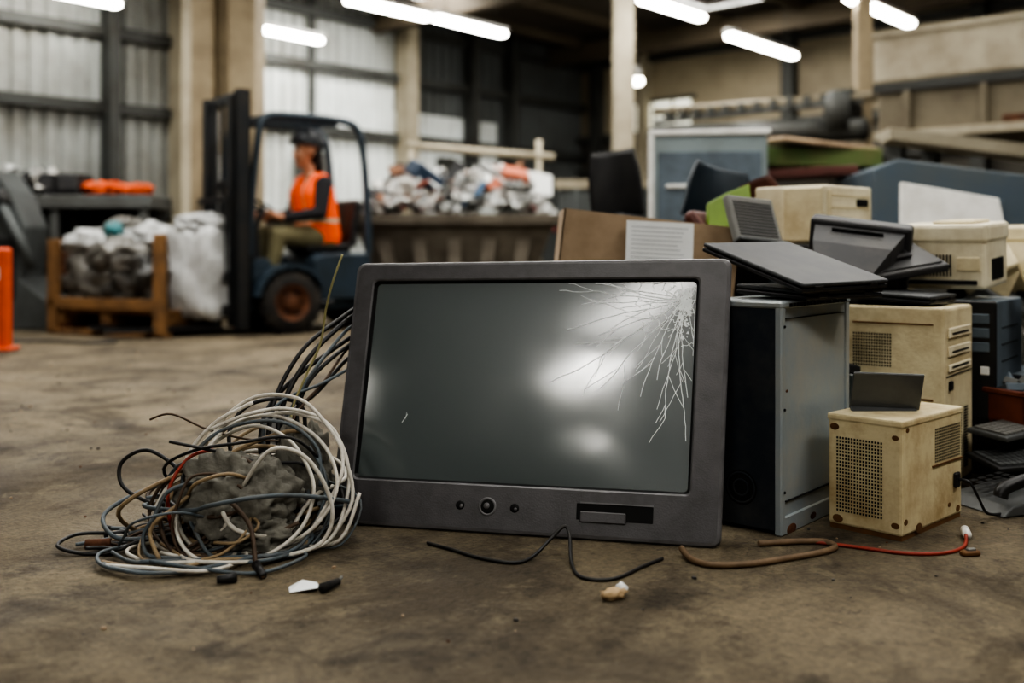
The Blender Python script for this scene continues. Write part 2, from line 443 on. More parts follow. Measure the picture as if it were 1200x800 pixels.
for ang,L,w in [(172,.52,.0024),(177,.36,.0018),(184,.24,.0014),(192,.34,.002),(204,.24,.0015),(213,.44,.0018),(222,.26,.002),(230,.34,.0022),(238,.22,.0016),
                (246,.28,.002),(252,.32,.0017),(258,.22,.002),(264,.34,.0024),(269,.40,.0022),(276,.26,.002),(150,.05,.002),(90,.05,.002),(40,.05,.002),(0,.04,.002),(-40,.06,.002),(-75,.2,.0018),(166,.22,.0018)]:
    crack(cx,cy,math.radians(ang),L,w)
for rad in (.018,.032,.048,.068,.095,.13):
    a=100
    while a<330:
        a2=a+RC.uniform(12,35)
        if RC.random()<.75:
            P=[]
            for t in range(5):
                aa=math.radians(a+(a2-a)*t/4); r_=rad*RC.uniform(.92,1.08)
                P.append(clampg(cx+r_*math.cos(aa),cy+r_*math.sin(aa)))
            ribbon(P,.0016)
        a=a2
for i in range(210):
    t=abs(RC.gauss(0,.055)); x=cx+.022-abs(RC.gauss(0,.018)); y=cy+.03-t
    s=RC.uniform(.0015,.006); q=[]; a=RC.uniform(0,6.28)
    for k in range(3):
        aa=a+k*2.1+RC.uniform(-.4,.4); c=clampg(x+s*math.cos(aa),y+s*1.5*math.sin(aa)); q.append(taper((c[0],c[1],gz(*c)+.0015)))
    try: mb.face(q,m_crk)
    except Exception: pass
ribbon([(.19,.30),(.205,.325)],.0018); ribbon([(.20,.31),(.202,.33)],.0012)
mb.obj('screen_cracks',I4,tvob,recalc=False)

# ---------------------------------------------------------------- front e-waste boxes
def cornerframe(o,X,z=0,tilt=None):
    X=Vector((X[0],X[1],0)).normalized(); M=frame((o[0],o[1],z),X,(-X.y,X.x,0))
    if tilt: M=M@Euler([math.radians(a) for a in tilt]).to_matrix().to_4x4()
    return M
def FR(): return Matrix(((1,0,0,0),(0,0,-1,0),(0,1,0,0),(0,0,0,1)))
def FL(Ly): return Matrix(((0,0,-1,0),(-1,0,0,Ly),(0,1,0,0),(0,0,0,1)))
m_cab=mat('galvanised_cabinet',(154,164,170),0.42,0.25,(182,176,160),0.55,5,0.08,40)
m_cabd=mat('cabinet_navy_shaded',(38,45,54),0.5,0.1,(74,74,72),0.6,8)  # navy left face, with its shade put into the colour
mb=MB(); Lx,Ly,Hh=.46,.24,.65
mb.bx(.004,Lx,0.004,Ly,0.02,Hh-.012,m_cab,bev=.006)
mb.bx(-.004,.012,.0,Ly,.01,Hh-.02,m_cabd,bev=.004)
mb.bx(-.006,.02,-.004,.018,.0,Hh-.006,m_cab,bev=.004)
mb.bx(-.008,Lx+.006,-.006,Ly+.006,Hh-.02,Hh,m_cab,bev=.005)
mb.bx(Lx-.02,Lx+.003,-.003,.015,.0,Hh-.01,m_cab,bev=.003)
mb.bx(.0,Lx,-.003,.01,.0,.05,m_cab,bev=.003)
for i in range(18): mb.bx(.04+i*.022,.055+i*.022,-.008,.0,Hh-.016,Hh-.006,m_dark)
mb.bx(.03,.435,-.002,.003,.09,.093,m_dark); mb.bx(.03,.435,-.002,.003,.60,.602,m_dark)
for (u,v,s) in ((.06,.01,.03),(.2,.02,.02),(.4,.03,.03),(.33,.06,.012),(.43,.3,.01),(.03,.4,.008)): mb.sph((u,-.003,v),(s,.0012,s*.5),m_rust)
for z in (.12,.35,.58): mb.sph((.011,-.006,z),(.004,.003,.004),m_dark)
mb.lathe([(.0,.0),(.05,.0)],m_dark,T(-.006,.12,.12)@RY(-90),20)
for r_ in (.02,.04): mb.lathe([(r_,.001),(r_+.003,.002),(r_+.005,.001)],m_cabd,T(-.006,.12,.12)@RY(-90),20)
mb.obj('metal_cabinet',cornerframe((.745,2.835),(.653,.757)))

m_bx1=mat('yellowed_metal_box',(214,201,164),0.55,0.05,(158,128,84),0.7,7,0.1,80)
m_bxr=mat('rust_stain',(112,78,44),0.75,0,(70,48,30),0.6,20)
mb=MB(); Lx,Ly,Hh=.39,.22,.325
mb.bx(0,Lx,0,Ly,0.012,Hh,m_bx1,bev=.008,seg=2)
mb.bx(-.003,Lx+.003,-.003,Ly+.003,Hh-.018,Hh+.003,m_bx1,bev=.006,seg=2)
mb.bx(.004,Lx-.004,.004,Ly-.004,0,.02,m_bxr)
mb.holes(.025,.165,.05,.265,16,22,m_dark,FL(Ly),.6,.002)
mb.holes(.20,.37,.185,.285,16,12,m_dark,FR(),.6,.002)
mb.bx(.185,.385,-.004,.0,.175,.18,m_bxr)
for (u,v,s) in [(.02,.05,.012),(.03,.3,.01),(.1,.02,.02),(.36,.03,.014),(.3,.05,.01)]:
    mb.sph((u,-.0005,v),(s,.001,s*.7),m_bxr)
for (u,v,s) in [(.02,.29,.014),(.20,.28,.010),(.03,.03,.016),(.2,.04,.012)]:
    mb.sph((-.0005,Ly-u,v),(.001,s,s*.7),m_bxr)
mb.bx(.325,.355,-.012,.0,.095,.14,m_black,bev=.004)
mb.tube([(.34,-.01,.12),(.345,-.04,.115),(.36,-.06,.07),(.40,-.07,.02),(.50,-.08,.006),(.56,-.02,.006)],.004,m_black)
mb.obj('power_supply_unit',cornerframe((1.06,2.78),(.72,.694)))

m_lid=mat('grey_lid',(96,98,98),0.4,0.3,(70,70,70),0.5,6)
mb=MB()
mb.bx(0,.20,0,.008,0,.115,m_lid,bev=.003)
mb.bx(0,.19,-.10,.0,-.0,.008,m_lid,bev=.003)
mb.obj('broken_tablet',frame((.985,2.99,.332),(.20,-.015,-.006),(.04,.2,.07)))

def beige_tower(name,M,Lx,Ly,Hh,m,grl=True):
    mb=MB()
    mb.bx(0,Lx,0,Ly,.01,Hh,m,bev=.01,seg=2)
    mb.bx(-.004,.03,-.004,Ly+.004,0,Hh+.004,m,bev=.008,seg=2)
    if grl:
        mb.holes(.02,.15,Hh-.20,Hh-.085,15,11,m_dark,FL(Ly),.6,.006)
        mb.bx(-.007,-.003,.03,Ly-.02,Hh-.055,Hh-.05,m_bxr)
        mb.bx(-.008,-.003,.03,Ly-.02,Hh-.30,Hh-.294,m_bxr)
    for k,(z,h) in enumerate(((Hh-.10,.035),(Hh-.16,.035),(Hh-.21,.025))):
        mb.bx(.05,Lx-.05,-.008,.0,z,z+h,m_beige2,bev=.004); mb.bx(.08,Lx-.09,-.0095,-.006,z+.012,z+.018,m_dark)
    mb.bx(.06,.09,-.01,0,Hh-.27,Hh-.24,m_dark,bev=.003)
    mb.holes(.06,Lx-.06,.05,.26,3,22,m_dark,FR(),.6,.003)
    mb.bx(.02,Lx-.02,-.003,0,Hh-.225,Hh-.222,m_dark)
    mb.obj(name,M)
beige_tower('computer_tower',cornerframe((1.39,3.30),(.61,.79)),.37,.312,.602,m_beige)
m_bt=mat('blue_grey_case',(104,116,126),0.5,0.2,(66,70,72),0.5,6)
def tower(M,Lx,Ly,Hh,m,name='computer_tower'):
    mb=MB(); mb.bx(0,Lx,0,Ly,.01,Hh,m,bev=.006,seg=2); mb.bx(-.012,.006,-.002,Ly+.002,0,Hh+.002,m_black,bev=.006)
    for k in range(3): mb.bx(-.015,-.01,.02,Ly-.02,Hh-.08-.05*k,Hh-.045-.05*k,m,bev=.003)
    mb.bx(-.016,-.01,.02,.05,Hh-.26,Hh-.23,m_white,bev=.003); mb.holes(.02,Ly-.02,.04,.2,8,12,m_dark,FL(Ly),.55,.013)
    for k in range(8): mb.bx(.06,.2,-.002,.002,.1+.02*k,.11+.02*k,m_dark)
    for k in range(3): mb.bx(Lx*.2,Lx*.8,-.002,.002,Hh-.1-.06*k,Hh-.096-.06*k,m_dark)
    mb.obj(name,M)
tower(cornerframe((1.705,3.605),(.61,.79)),.42,.16,.61,m_bt)
mb=MB(); Lx,Ly,Hh=.34,.33,.24
mb.bx(0,Lx,0,Ly,.0,Hh-.03,m_beige2,bev=.015,seg=2); mb.bx(-.006,Lx+.006,-.006,Ly+.006,Hh-.07,Hh,m_beige2,bev=.014,seg=2)
for k in range(14): mb.bx(-.004,.002,.12+.012*k,.125+.012*k,.05,.13,m_dark)
mb.bx(-.008,-.002,.02,.10,.07,.12,m_beige,bev=.004); mb.bx(-.01,-.004,.03,Ly-.03,.02,.035,m_dark)
for k in range(10): mb.bx(.08+.018*k,.088+.018*k,-.004,.002,.03,.11,m_dark)
mb.bx(.05,.29,.05,.2,Hh-.002,Hh+.012,m_beige,bev=.006)
mb.obj('printer',cornerframe((1.715,3.70),(.61,.79),.645,(0,-3,0)))
mb=MB(); mb.bx(0,.42,0,.36,0,.26,m_beige2,bev=.02,seg=2); mb.bx(-.01,.43,-.01,.37,.20,.28,m_beige,bev=.015)
for k in range(12): mb.bx(.05+.024*k,.06+.024*k,-.004,.004,.05,.16,m_dark)
mb.obj('printer',cornerframe((2.28,4.35),(.9,.44),.62,(0,0,0)))
tower(cornerframe((2.28,4.36),(.9,.44),.0),.42,.34,.61,m_beige)
m_lap=mat('laptop_shell',(54,56,59),0.55,0.1,(78,78,75),0.5,6,0.03,200)
def laptop(name,M,w=.36,d=.32):
    mb=MB()
    mb.bx(0,w,0,d,0,.014,m_black,bev=.005,seg=2)
    mb.bx(0,w,0,d,.016,.028,m_lap,bev=.006,seg=3)
    for x in (.05,w-.09): mb.bx(x,x+.04,-.002,.012,.004,.022,m_black,bev=.003)
    mb.bx(w*.4,w*.6,d-.003,d+.002,.014,.018,m_lap)
    mb.obj(name,M)
laptop('laptop',frame((.80,2.83,.672),(.292,.2,.006),(-.271,.15,.082)),.385,.40)
laptop('laptop',frame((.825,2.865,.652),(.30,.2,.0),(-.262,.17,.012)),.34,.27)
laptop('laptop',frame((1.36,3.33,.612),(.61,.79,.0),(-.79,.61,.06)),.32,.25)
def crt(name,M,w,h,d,m,screen=True):
    mb=MB()
    mb.bx(0,w,0,.07,0,h,m,bev=.012,seg=2)
    A=[(.02,.07,.02),(w-.02,.07,.02),(w-.02,.07,h-.02),(.02,.07,h-.02)]
    Bq=[(w*.12,d*.6,.03),(w*.88,d*.6,.03),(w*.88,d*.6,h*.85),(w*.12,d*.6,h*.85)]
    C=[(w*.25,d,.06),(w*.75,d,.06),(w*.75,d,h*.6),(w*.25,d,h*.6)]
    for P,Q in ((A,Bq),(Bq,C)):
        for i in range(4): mb.face([P[i],P[(i+1)%4],Q[(i+1)%4],Q[i]],m)
    mb.face(C,m)
    mb.bx(.03,w-.03,-.003,.004,.05,h-.03,m_dark,bev=.01)
    mb.bx(.04,w-.04,-.004,-.001,.06,h-.04,m_glass,bev=.001)
    for k in range(4): mb.sph((w*.55+k*.03,-.002,.025),(.006,.003,.006),m_dark)
    for k in range(6): mb.bx(w*.25,w*.75,d*.3+k*.025,d*.3+k*.025+.01,h*.93-.015*k-.01,h*.93-.015*k+.004,m_dark)
    mb.cyl((w/2,.12,-.05),(w/2,.12,.03),.05,m,seg=20); mb.cyl((w/2,.12,-.06),(w/2,.12,-.045),.12,m,seg=24)
    mb.obj(name,M)
m_dkg=mat('dark_grey_plastic',(56,56,58),0.55,0,(84,80,75),0.5,7)
crt('crt_monitor',T(1.47,3.80,.64)@RZ(150)@RX(-18)@RY(-8),.36,.26,.34,m_dkg)
mb=MB()
mb.bx(0,.40,0,.28,0,.03,m_dkg,bev=.008,seg=2); mb.bx(.02,.38,.02,.26,.03,.036,m_black,bev=.004)
mb.bx(.10,.30,.08,.20,.036,.05,m_dkg,bev=.008,seg=2)
for k in range(14): mb.bx(.11+.013*k,.117+.013*k,.10,.18,.049,.052,m_dark)
mb.obj('flat_panel_monitor',frame((1.17,3.52,.66),(.35,.10,.05),(-.05,.25,.11)))
mb=MB(); Lx,Ly,Hh=.38,.19,.245
mb.bx(0,Lx,0,Ly+.15,0,Hh,m_beige2,bev=.01,seg=2); mb.bx(-.012,.0,0.004,Ly,.01,Hh-.01,m_beige,bev=.006)
for z in (.05,.1,.15,.2): mb.bx(.06,Lx-.02,-.003,.002,z,z+.006,m_beige)
mb.bx(.02,.05,-.006,.0,.02,Hh-.02,m_beige,bev=.003)
mb.bx(.25,.34,-.004,.0,.16,.19,m_dark)
mb.obj('desktop_computer',cornerframe((1.28,4.2),(.75,.66),.815))
tower(cornerframe((1.24,4.22),(.75,.66),.0),.42,.34,.42,m_dkg)
tower(cornerframe((1.25,4.22),(.75,.66),.425),.42,.34,.385,m_bt)
crt('crt_monitor',T(1.02,3.55,.07)@RZ(-30),.42,.34,.4,m_dkg)
tower(cornerframe((1.12,3.62),(.8,.6),.42)@T(0,0,0),.38,.3,.20,m_dkg)
def keyboard(name,M,w=.42,d=.15,m=m_black,mk=None,ny=5,nx=16):
    mb=MB(); mk=mk or m_dkg
    mb.bx(0,w,0,d,0,.018,m,bev=.006,seg=2)
    dx=(w-.03)/nx; dy=(d-.03)/ny
    for i in range(nx):
        for j in range(ny):
            mb.bx(.015+i*dx+.002,.015+(i+1)*dx-.002,.015+j*dy+.002,.015+(j+1)*dy-.002,.016,.025,mk)
    mb.obj(name,M)
mb=MB(); mb.bx(0,.22,0,.20,0,.035,m_steel,bev=.008,seg=2)
for k in range(11): mb.bx(.02,.20,.025+.014*k,.032+.014*k,.034,.038,m_dkg)
mb.bx(0,.22,-.004,.012,0,.05,m_lid,bev=.004)
mb.obj('vented_router',frame((.84,3.9,.815),(.22,.10,-.02),(.08,.12,.14)))
keyboard('keyboard',frame((1.62,3.35,.16),(.40,.25,.02),(-.2,.3,.03)),.42,.15,m_lid,m_steel)
keyboard('keyboard',frame((1.56,3.28,.075),(.42,.12,0),(-.1,.36,.06)),.42,.16,m_black,m_lid)
mb=MB()
mb.prism([(0,0),(.20,0),(.20,.05),(.03,.025)],0,.2,m_lid,Matrix(((1,0,0,0),(0,0,1,0),(0,1,0,0),(0,0,0,1))),bev=.004)
mb.tube([(.02,.03,.045),(.04,.03,.07),(.16,.03,.09),(.19,.03,.07)],.018,m_black)
mb.holes(.05,.17,.08,.18,4,4,m_dark,T(0,0,.045)@RY(-8),.7,.004)
mb.obj('desk_telephone',T(1.45,3.02,.002)@RZ(20)@Matrix.Scale(1.15,4))
m_red=mat('red_brown_plastic',(120,62,44),0.6,0,(80,44,34),0.6,7)
mb=MB(); 
mb.bx(0,.4,0,.3,0,.01,m_red); mb.bx(0,.4,0,.012,0,.11,m_red,bev=.004); mb.bx(0,.4,.29,.3,0,.11,m_red,bev=.004); mb.bx(0,.012,0,.3,0,.11,m_red,bev=.004); mb.bx(.388,.4,0,.3,0,.11,m_red,bev=.004)
mb.bx(-.01,.41,-.01,.01,.10,.12,m_red,bev=.004); mb.bx(-.01,.0,-.01,.31,.10,.12,m_red,bev=.004)
for k in range(7): mb.bx(.03+.05*k,.06+.05*k,-.003,0,.02,.08,m_dark)
for k in range(14): mb.box((.05+.3*R.random(),.05+.2*R.random(),.08+.05*R.random()),(.1,.06,.03),R.choice((m_steel,m_dkg,m_red,m_bt)),bev=.004,rot=(R.uniform(-40,40),R.uniform(-40,40),R.uniform(0,180)))
mb.obj('plastic_crate',T(1.74,3.48,.19)@RZ(25))
tower(cornerframe((1.74,3.50),(.9,.43),.0),.38,.28,.18,m_dkg)
crt('crt_monitor',T(1.90,3.75,.40)@RZ(-35)@RX(10),.34,.3,.34,m_bt)
tower(cornerframe((1.9,3.7),(.9,.43),.0),.38,.3,.33,m_bt)

m_card=mat('cardboard',(176,154,128),0.85,0,(132,110,86),0.6,4)
mb=MB()
Wb,Db,Hb=.70,.42,.93
mb.bx(0,Wb,0,.006,0,Hb,m_card); mb.bx(0,Wb,Db-.006,Db,0,Hb,m_card); mb.bx(0,.006,0,Db,0,Hb,m_card); mb.bx(Wb-.006,Wb,0,Db,0,Hb,m_card); mb.bx(0,Wb,0,Db,0,.006,m_card)
M2=T(Wb,0,Hb)@RY(50); mb.bx(0,.2,0,Db,0,.005,m_card,M2)
mb.obj('cardboard_box',T(.10,4.0,.03)@RY(6.5))
m_paper=mat('paper',(232,234,234),0.8,0,(206,206,202),0.4,6)
m_ink=mat('ink',(160,165,170),0.8)
mb=MB(); mb.bx(0,.26,0,.003,0,.30,m_paper)
for k in range(16): mb.bx(.02,.2+.04*R.random(),-.001,0,.02+.017*k,.0225+.017*k,m_ink)
mb.obj('paper_sheet',T(.43,3.93,.61)@RX(-8)@RY(3))

m_cb=mat('blue_black_seat',(38,50,60),0.5,0,(60,66,70),0.5,5)
def shell_seat(name,M,w,h,dep,m):
    mb=MB(); n=12; V={}
    for side in (0,1):
        for i in range(n+1):
            for j in range(n+1):
                u=i/n*2-1; v=j/n
                ww=w/2*(1-.35*max(0,v-.55)**1.5*2)
                x=u*ww; z=v*h; y=dep*(u*u)*-1*.6+dep*.7*(v-.5)**2 + side*.025
                V[side,i,j]=mb.bm.verts.new((x,y,z))
    k=mb.mi(m)
    for side in (0,1):
        for i in range(n):
            for j in range(n):
                f=mb.bm.faces.new([V[side,i,j],V[side,i+1,j],V[side,i+1,j+1],V[side,i,j+1]]); f.material_index=k; f.smooth=True
    for i in range(n):
        for (a,b) in (((i,0),(i+1,0)),((i,n),(i+1,n)),((0,i),(0,i+1)),((n,i),(n,i+1))):
            f=mb.bm.faces.new([V[0,a[0],a[1]],V[0,b[0],b[1]],V[1,b[0],b[1]],V[1,a[0],a[1]]]); f.material_index=k
    mb.bx(-w*.45,w*.45,-.42,.0,-.06,0,m,bev=.025,seg=2)
    mb.cyl((0,-.2,-.45),(0,-.2,-.05),.03,m_black)
    for a in range(5):
        an=a*1.2566; mb.cyl((0,-.2,-.42),(.26*math.cos(an),-.2+.26*math.sin(an),-.48),.022,m_black,r2=.015)
    mb.obj(name,M)
shell_seat('office_chair',T(.98,5.1,.93)@RZ(20)@RY(12),.36,.28,.10,m_cb)
m_mar=mat('maroon_plastic',(92,52,44),0.5,0,(60,38,34),0.5,5)
shell_seat('office_chair',T(1.02,4.75,.86)@RZ(-25)@RY(55),.3,.30,.10,m_mar)
shell_seat('office_chair',T(.64,6.1,.98)@RZ(-20)@RY(-6),.32,.4,.06,m_black)
m_green=mat('green_plastic',(120,150,60),0.5,0,(90,112,48),0.5,5)
mb=MB(); mb.prism([(0,0),(.22,.02),(.24,.2),(.13,.17),(.03,.13)],0,.03,m_green,bev=.005); mb.obj('green_plastic_panel',frame((.84,4.45,.86),(1,.2,.1),(0,.3,1)))
heapm=[m_dkg,m_lid,m_bt,m_black,m_beige,m_steel,m_cb,m_mar,m_white]
mb=MB(); RH=random.Random(5)
for i in range(260):
    x=RH.uniform(.3,3.4); y=RH.uniform(4.4,6.3)
    hgt=1.0*max(.15,1-((x-1.6)/2.0)**2*.8)*max(.3,1-((y-5.3)/1.4)**2*.6)
    z=RH.uniform(.1,1)**.5*hgt*.88
    sx,sy,sz=RH.uniform(.12,.42),RH.uniform(.1,.34),RH.uniform(.02,.16)
    mm=RH.choice(heapm)
    mb.box((x,y,z),(sx,sy,sz),mm,bev=.008,rot=(RH.gauss(0,22),RH.gauss(0,22),RH.uniform(0,180)))
    if RH.random()<.4:
        mb.box((x,y,z+.02),(sx*.8,sy*.7,sz*1.02),RH.choice(heapm),bev=.003,rot=(RH.gauss(0,22),RH.gauss(0,22),RH.uniform(0,180)))
mb.obj('electronic_scrap_heap')
m_appl=mat('appliance_grey',(140,152,154),0.45,0.2,(106,110,108),0.5,3)
mb=MB(); mb.bx(0,.78,0,.6,.02,1.58,m_appl,bev=.015); mb.bx(-.02,.80,-.02,.62,1.56,1.60,m_white,bev=.01); mb.bx(-.02,.02,-.02,.02,.05,1.58,m_white,bev=.008); mb.bx(.05,.74,-.012,0,.3,1.45,m_bt,bev=.006); mb.bx(.1,.6,-.03,-.01,1.2,1.23,m_white,bev=.008)
mb.obj('refrigerator',T(.95,7.0,0)@RZ(-8))
m_grd=mat('green_tarp_board',(84,106,58),0.7,0,(112,104,66),0.7,3)
mb=MB(); mb.box((0,0,0),(1.1,.5,.14),m_grd,bev=.01); mb.box((.1,-.1,.10),(.8,.4,.04),m_card,bev=.01,rot=(3,4,12)); mb.box((-.1,-.05,-.12),(.9,.5,.07),m_mar,bev=.01,rot=(0,-3,-6))
for sx in (-.4,.4):
    mb.bx(sx-.03,sx+.03,-.2,.2,-1.45,-.05,m_girt)
mb.obj('stacked_boards',T(2.15,7.7,1.46)@RZ(6))
m_blue=mat('blue_container_paint',(84,98,110),0.55,0.15,(100,104,102),0.7,2)
mb=MB()
mb.prism([(0,0),(2.4,0),(2.4,1.05),(.15,1.36),(0,1.3)],0,1.2,m_blue,Matrix(((1,0,0,0),(0,0,1,0),(0,1,0,0),(0,0,0,1))),bev=.01)
for k in range(5): mb.bx(.25+.45*k,.32+.45*k,-.04,0,.05,1.1,m_blue,bev=.01)
mb.bx(-.03,2.43,-.05,.0,.0,.1,m_blue)
mb.obj('metal_container',T(2.3,6.5,0)@RZ(-6))
mb=MB(); mb.prism([(0,0),(.56,0),(.54,.20),(.03,.29)],0,.03,m_white,bev=.006); mb.bx(.02,.5,.02,.04,-.03,0,m_steel)
mb.obj('white_cover_panel',frame((2.02,5.35,.86),(1,.02,0),(0,.25,1)))

# ---------------------------------------------------------------- cables
mb=MB(); RC=random.Random(21)
c_blk=mat('cable_black',(30,30,31),0.5,0,(60,56,50),0.5,20)
c_gry=mat('cable_grey_blue',(84,94,100),0.55,0,(96,92,84),0.5,20)
c_wht=mat('cable_white',(212,208,198),0.55,0,(150,140,125),0.6,20)
c_tan=mat('cable_tan',(154,134,104),0.6,0,(108,90,68),0.6,20)
c_brn=mat('cable_brown',(84,66,50),0.6,0,(54,44,36),0.6,20)
c_red=mat('cable_red',(150,56,40),0.55,0,(96,44,34),0.5,20)
cen=Vector((-.76,2.81,0))
def loop(c,r,col,w,tilt,turns=1.3,ph=0,ell=1.0,tiltdir=0,wob=.18,zmax=.34):
    P=[]; n=int(12*turns)
    ax=Matrix.Rotation(tiltdir,4,'Z')@Matrix.Rotation(tilt,4,'X')
    s1=RC.uniform(0,6);s2=RC.uniform(0,6)
    for i in range(n+1):
        a=ph+2*math.pi*turns*i/n
        rr_=r*(1+wob*math.sin(a*1.7+s1)*.6+wob*.5*math.sin(a*3.1+s2))
        p=ax@Vector((rr_*math.cos(a),rr_*ell*math.sin(a),.015*math.sin(a*2+s1)))
        p=Vector(c)+p
        p.z=max(w+.001+abs(math.sin(i*1.3+s2))*.012,min(zmax,p.z)); P.append(p)
    mb.tube(P,w,col,n=5,seg=7)
cols=[c_wht,c_wht,c_tan,c_tan,c_blk,c_gry,c_brn,c_gry,c_tan,c_blk]
for i in range(40):
    col=RC.choice(cols); w=RC.choice((.0035,.0045,.005,.006))
    c=cen+Vector((RC.gauss(.02,.06),RC.gauss(0.03,.07),RC.uniform(.03,.15)))
    loop(c,RC.uniform(.08,.22),col,w,math.radians(RC.uniform(-60,60)),RC.uniform(.8,1.6),RC.uniform(0,6.28),RC.uniform(.7,1),RC.uniform(-.7,.7),.4,.31)
for i in range(6):
    loop((-.76+RC.gauss(0,.05),2.63+RC.gauss(0,.015),.10+RC.uniform(-.04,.05)),RC.uniform(.09,.16),RC.choice((c_wht,c_tan,c_gry,c_brn,c_tan)),RC.choice((.004,.005,.0055)),math.radians(RC.uniform(55,85)),RC.uniform(.4,.8),RC.uniform(0,6.28),RC.uniform(.7,1),RC.uniform(-.4,.4),.45,.3)
for i in range(6):
    loop((-.70+.01*i,2.70+.015*i,.15+.005*i),.185+.008*i,RC.choice((c_wht,c_wht,c_gry,c_tan)),.0052,math.radians(52+3*i),1.1,RC.uniform(0,6.28),1.0,RC.uniform(-.15,.15),.12,.38)
for i in range(4):
    loop((-.86+.02*i,2.70,.11),.11+.012*i,RC.choice((c_wht,c_gry,c_blk,c_brn)),.0048,math.radians(60+5*i),1.1,RC.uniform(0,6.28),1.0,-.35,.15,.4)
for i in range(9):
    loop((-.80+RC.gauss(0,.05),2.67+RC.gauss(0,.04),.006),RC.uniform(.16,.27),RC.choice((c_blk,c_gry,c_tan,c_wht,c_blk)),.005,0,RC.uniform(.5,1.0),RC.uniform(2.2,4.5),.75,0,.25,.03)
for i in range(14):
    x=-1.0+RC.uniform(-.03,.05); y=2.78+RC.uniform(-.1,.12)
    P=[(x+.1,y,.05),(x,y,.03)]; a=math.pi+RC.uniform(-.5,.6); px,py=x,y
    for k in range(RC.randint(2,4)):
        a+=RC.uniform(-.6,.6); px+=.045*math.cos(a); py+=.045*math.sin(a); P.append((px,py,.006+RC.random()*.012))
    mb.tube(P,RC.choice((.004,.005,.006)),RC.choice((c_blk,c_brn,c_tan,c_gry)),n=5,seg=7)
mb.tube([(-.86,2.80,.12),(-.93,2.84,.19),(-1.02,2.86,.235),(-1.09,2.86,.20),(-1.08,2.84,.14),(-1.0,2.82,.10),(-.9,2.80,.09)],.0055,c_blk)
mb.tube([(-.78,2.86,.20),(-.80,2.90,.28),(-.76,2.93,.345),(-.68,2.95,.365),(-.61,2.97,.34),(-.6,2.97,.25)],.006,c_blk)
mb.tube([(-1.1,2.80,.02),(-1.17,2.75,.03),(-1.19,2.68,.02),(-1.12,2.66,.006),(-1.03,2.66,.006)],.005,c_blk)
for k,(dx,dz,col,w) in enumerate([(0,0,c_blk,.0075),(-.02,.02,c_blk,.0065),(.02,-.03,c_gry,.0055),(-.035,-.06,c_blk,.007),(.03,-.09,c_brn,.0045),(.01,-.12,c_blk,.006)]):
    mb.tube([(-.47,3.21,.60+dz),(-.51,3.15,.575+dz),(-.59+dx,3.04,.49+dz),(-.645+dx*1.3,2.97,.39+dz*.5),(-.665+dx*1.3,2.92,.30),(-.65+dx*1.5,2.88,.21),(-.58+dx,2.82,.13),(-.6,2.76,.06)],w,col)
mb.tube([(-.47,3.18,.52),(-.54,3.08,.47),(-.60,3.0,.40),(-.62,2.95,.30),(-.57,2.92,.20),(-.49,2.90,.13),(-.48,2.86,.05),(-.55,2.78,.01)],.0065,c_blk)
mb.tube([(-.48,3.14,.44),(-.56,3.02,.40),(-.66,2.93,.36),(-.70,2.88,.28),(-.66,2.84,.18),(-.56,2.82,.12)],.005,c_gry)
m_ol=mat('cable_olive',(150,144,100),0.6)
mb.tube([(-.50,3.02,.78),(-.525,3.0,.70),(-.545,3.0,.62),(-.56,2.99,.52),(-.60,2.96,.42),(-.63,2.92,.32),(-.60,2.86,.2),(-.62,2.8,.1)],.0035,m_ol)
mb.tube([(-.99,2.80,.33),(-.93,2.80,.345),(-.84,2.82,.30),(-.74,2.84,.27),(-.62,2.88,.25),(-.55,2.86,.2)],.003,c_brn)
mb.tube([(-.66,2.96,.28),(-.58,2.9,.24),(-.55,2.86,.20),(-.56,2.84,.10)],.004,c_red)
mb.tube([(-.70,2.66,.18),(-.62,2.64,.28),(-.53,2.66,.25),(-.47,2.67,.13),(-.49,2.66,.04),(-.58,2.62,.012),(-.75,2.58,.008),(-.9,2.62,.02)],.0055,c_wht)
mb.tube([(-.88,2.66,.05),(-.90,2.68,.16),(-.86,2.72,.24),(-.80,2.74,.26)],.005,c_red)
mb.tube([(-.72,2.60,.16),(-.66,2.58,.10),(-.63,2.52,.02),(-.60,2.47,.008)],.006,c_brn)
for p,q in (((-.63,2.52,.02),(-.60,2.47,.008)),((-1.05,2.80,.02),(-1.11,2.79,.015)),((-.66,2.45,.012),(-.70,2.43,.012))):
    mb.cyl(p,q,.012,m_black,r2=.009,seg=10)
mb.cyl((-1.06,2.70,.02),(-1.12,2.69,.02),.014,m_rust,seg=10)
m_cloth=mat('grey_cloth',(122,120,111),0.95,0,(84,81,74),0.8,12,0.4,70)
mb.blob((-.72,2.73,.12),(.16,.11,.135),m_cloth,3,.32,2.0,flat=.8,sub=5)
mb.blob((-.59,2.87,.15),(.09,.06,.16),m_cloth,5,.32,2.2,flat=.8,sub=5)
mb.blob((-.68,2.68,.05),(.11,.07,.06),m_cloth,8,.32,2.2,flat=.8,sub=5)
mb.box((-.67,2.97,.27),(.08,.004,.09),m_paper,rot=(0,25,10))
mb.obj('cable_tangle')

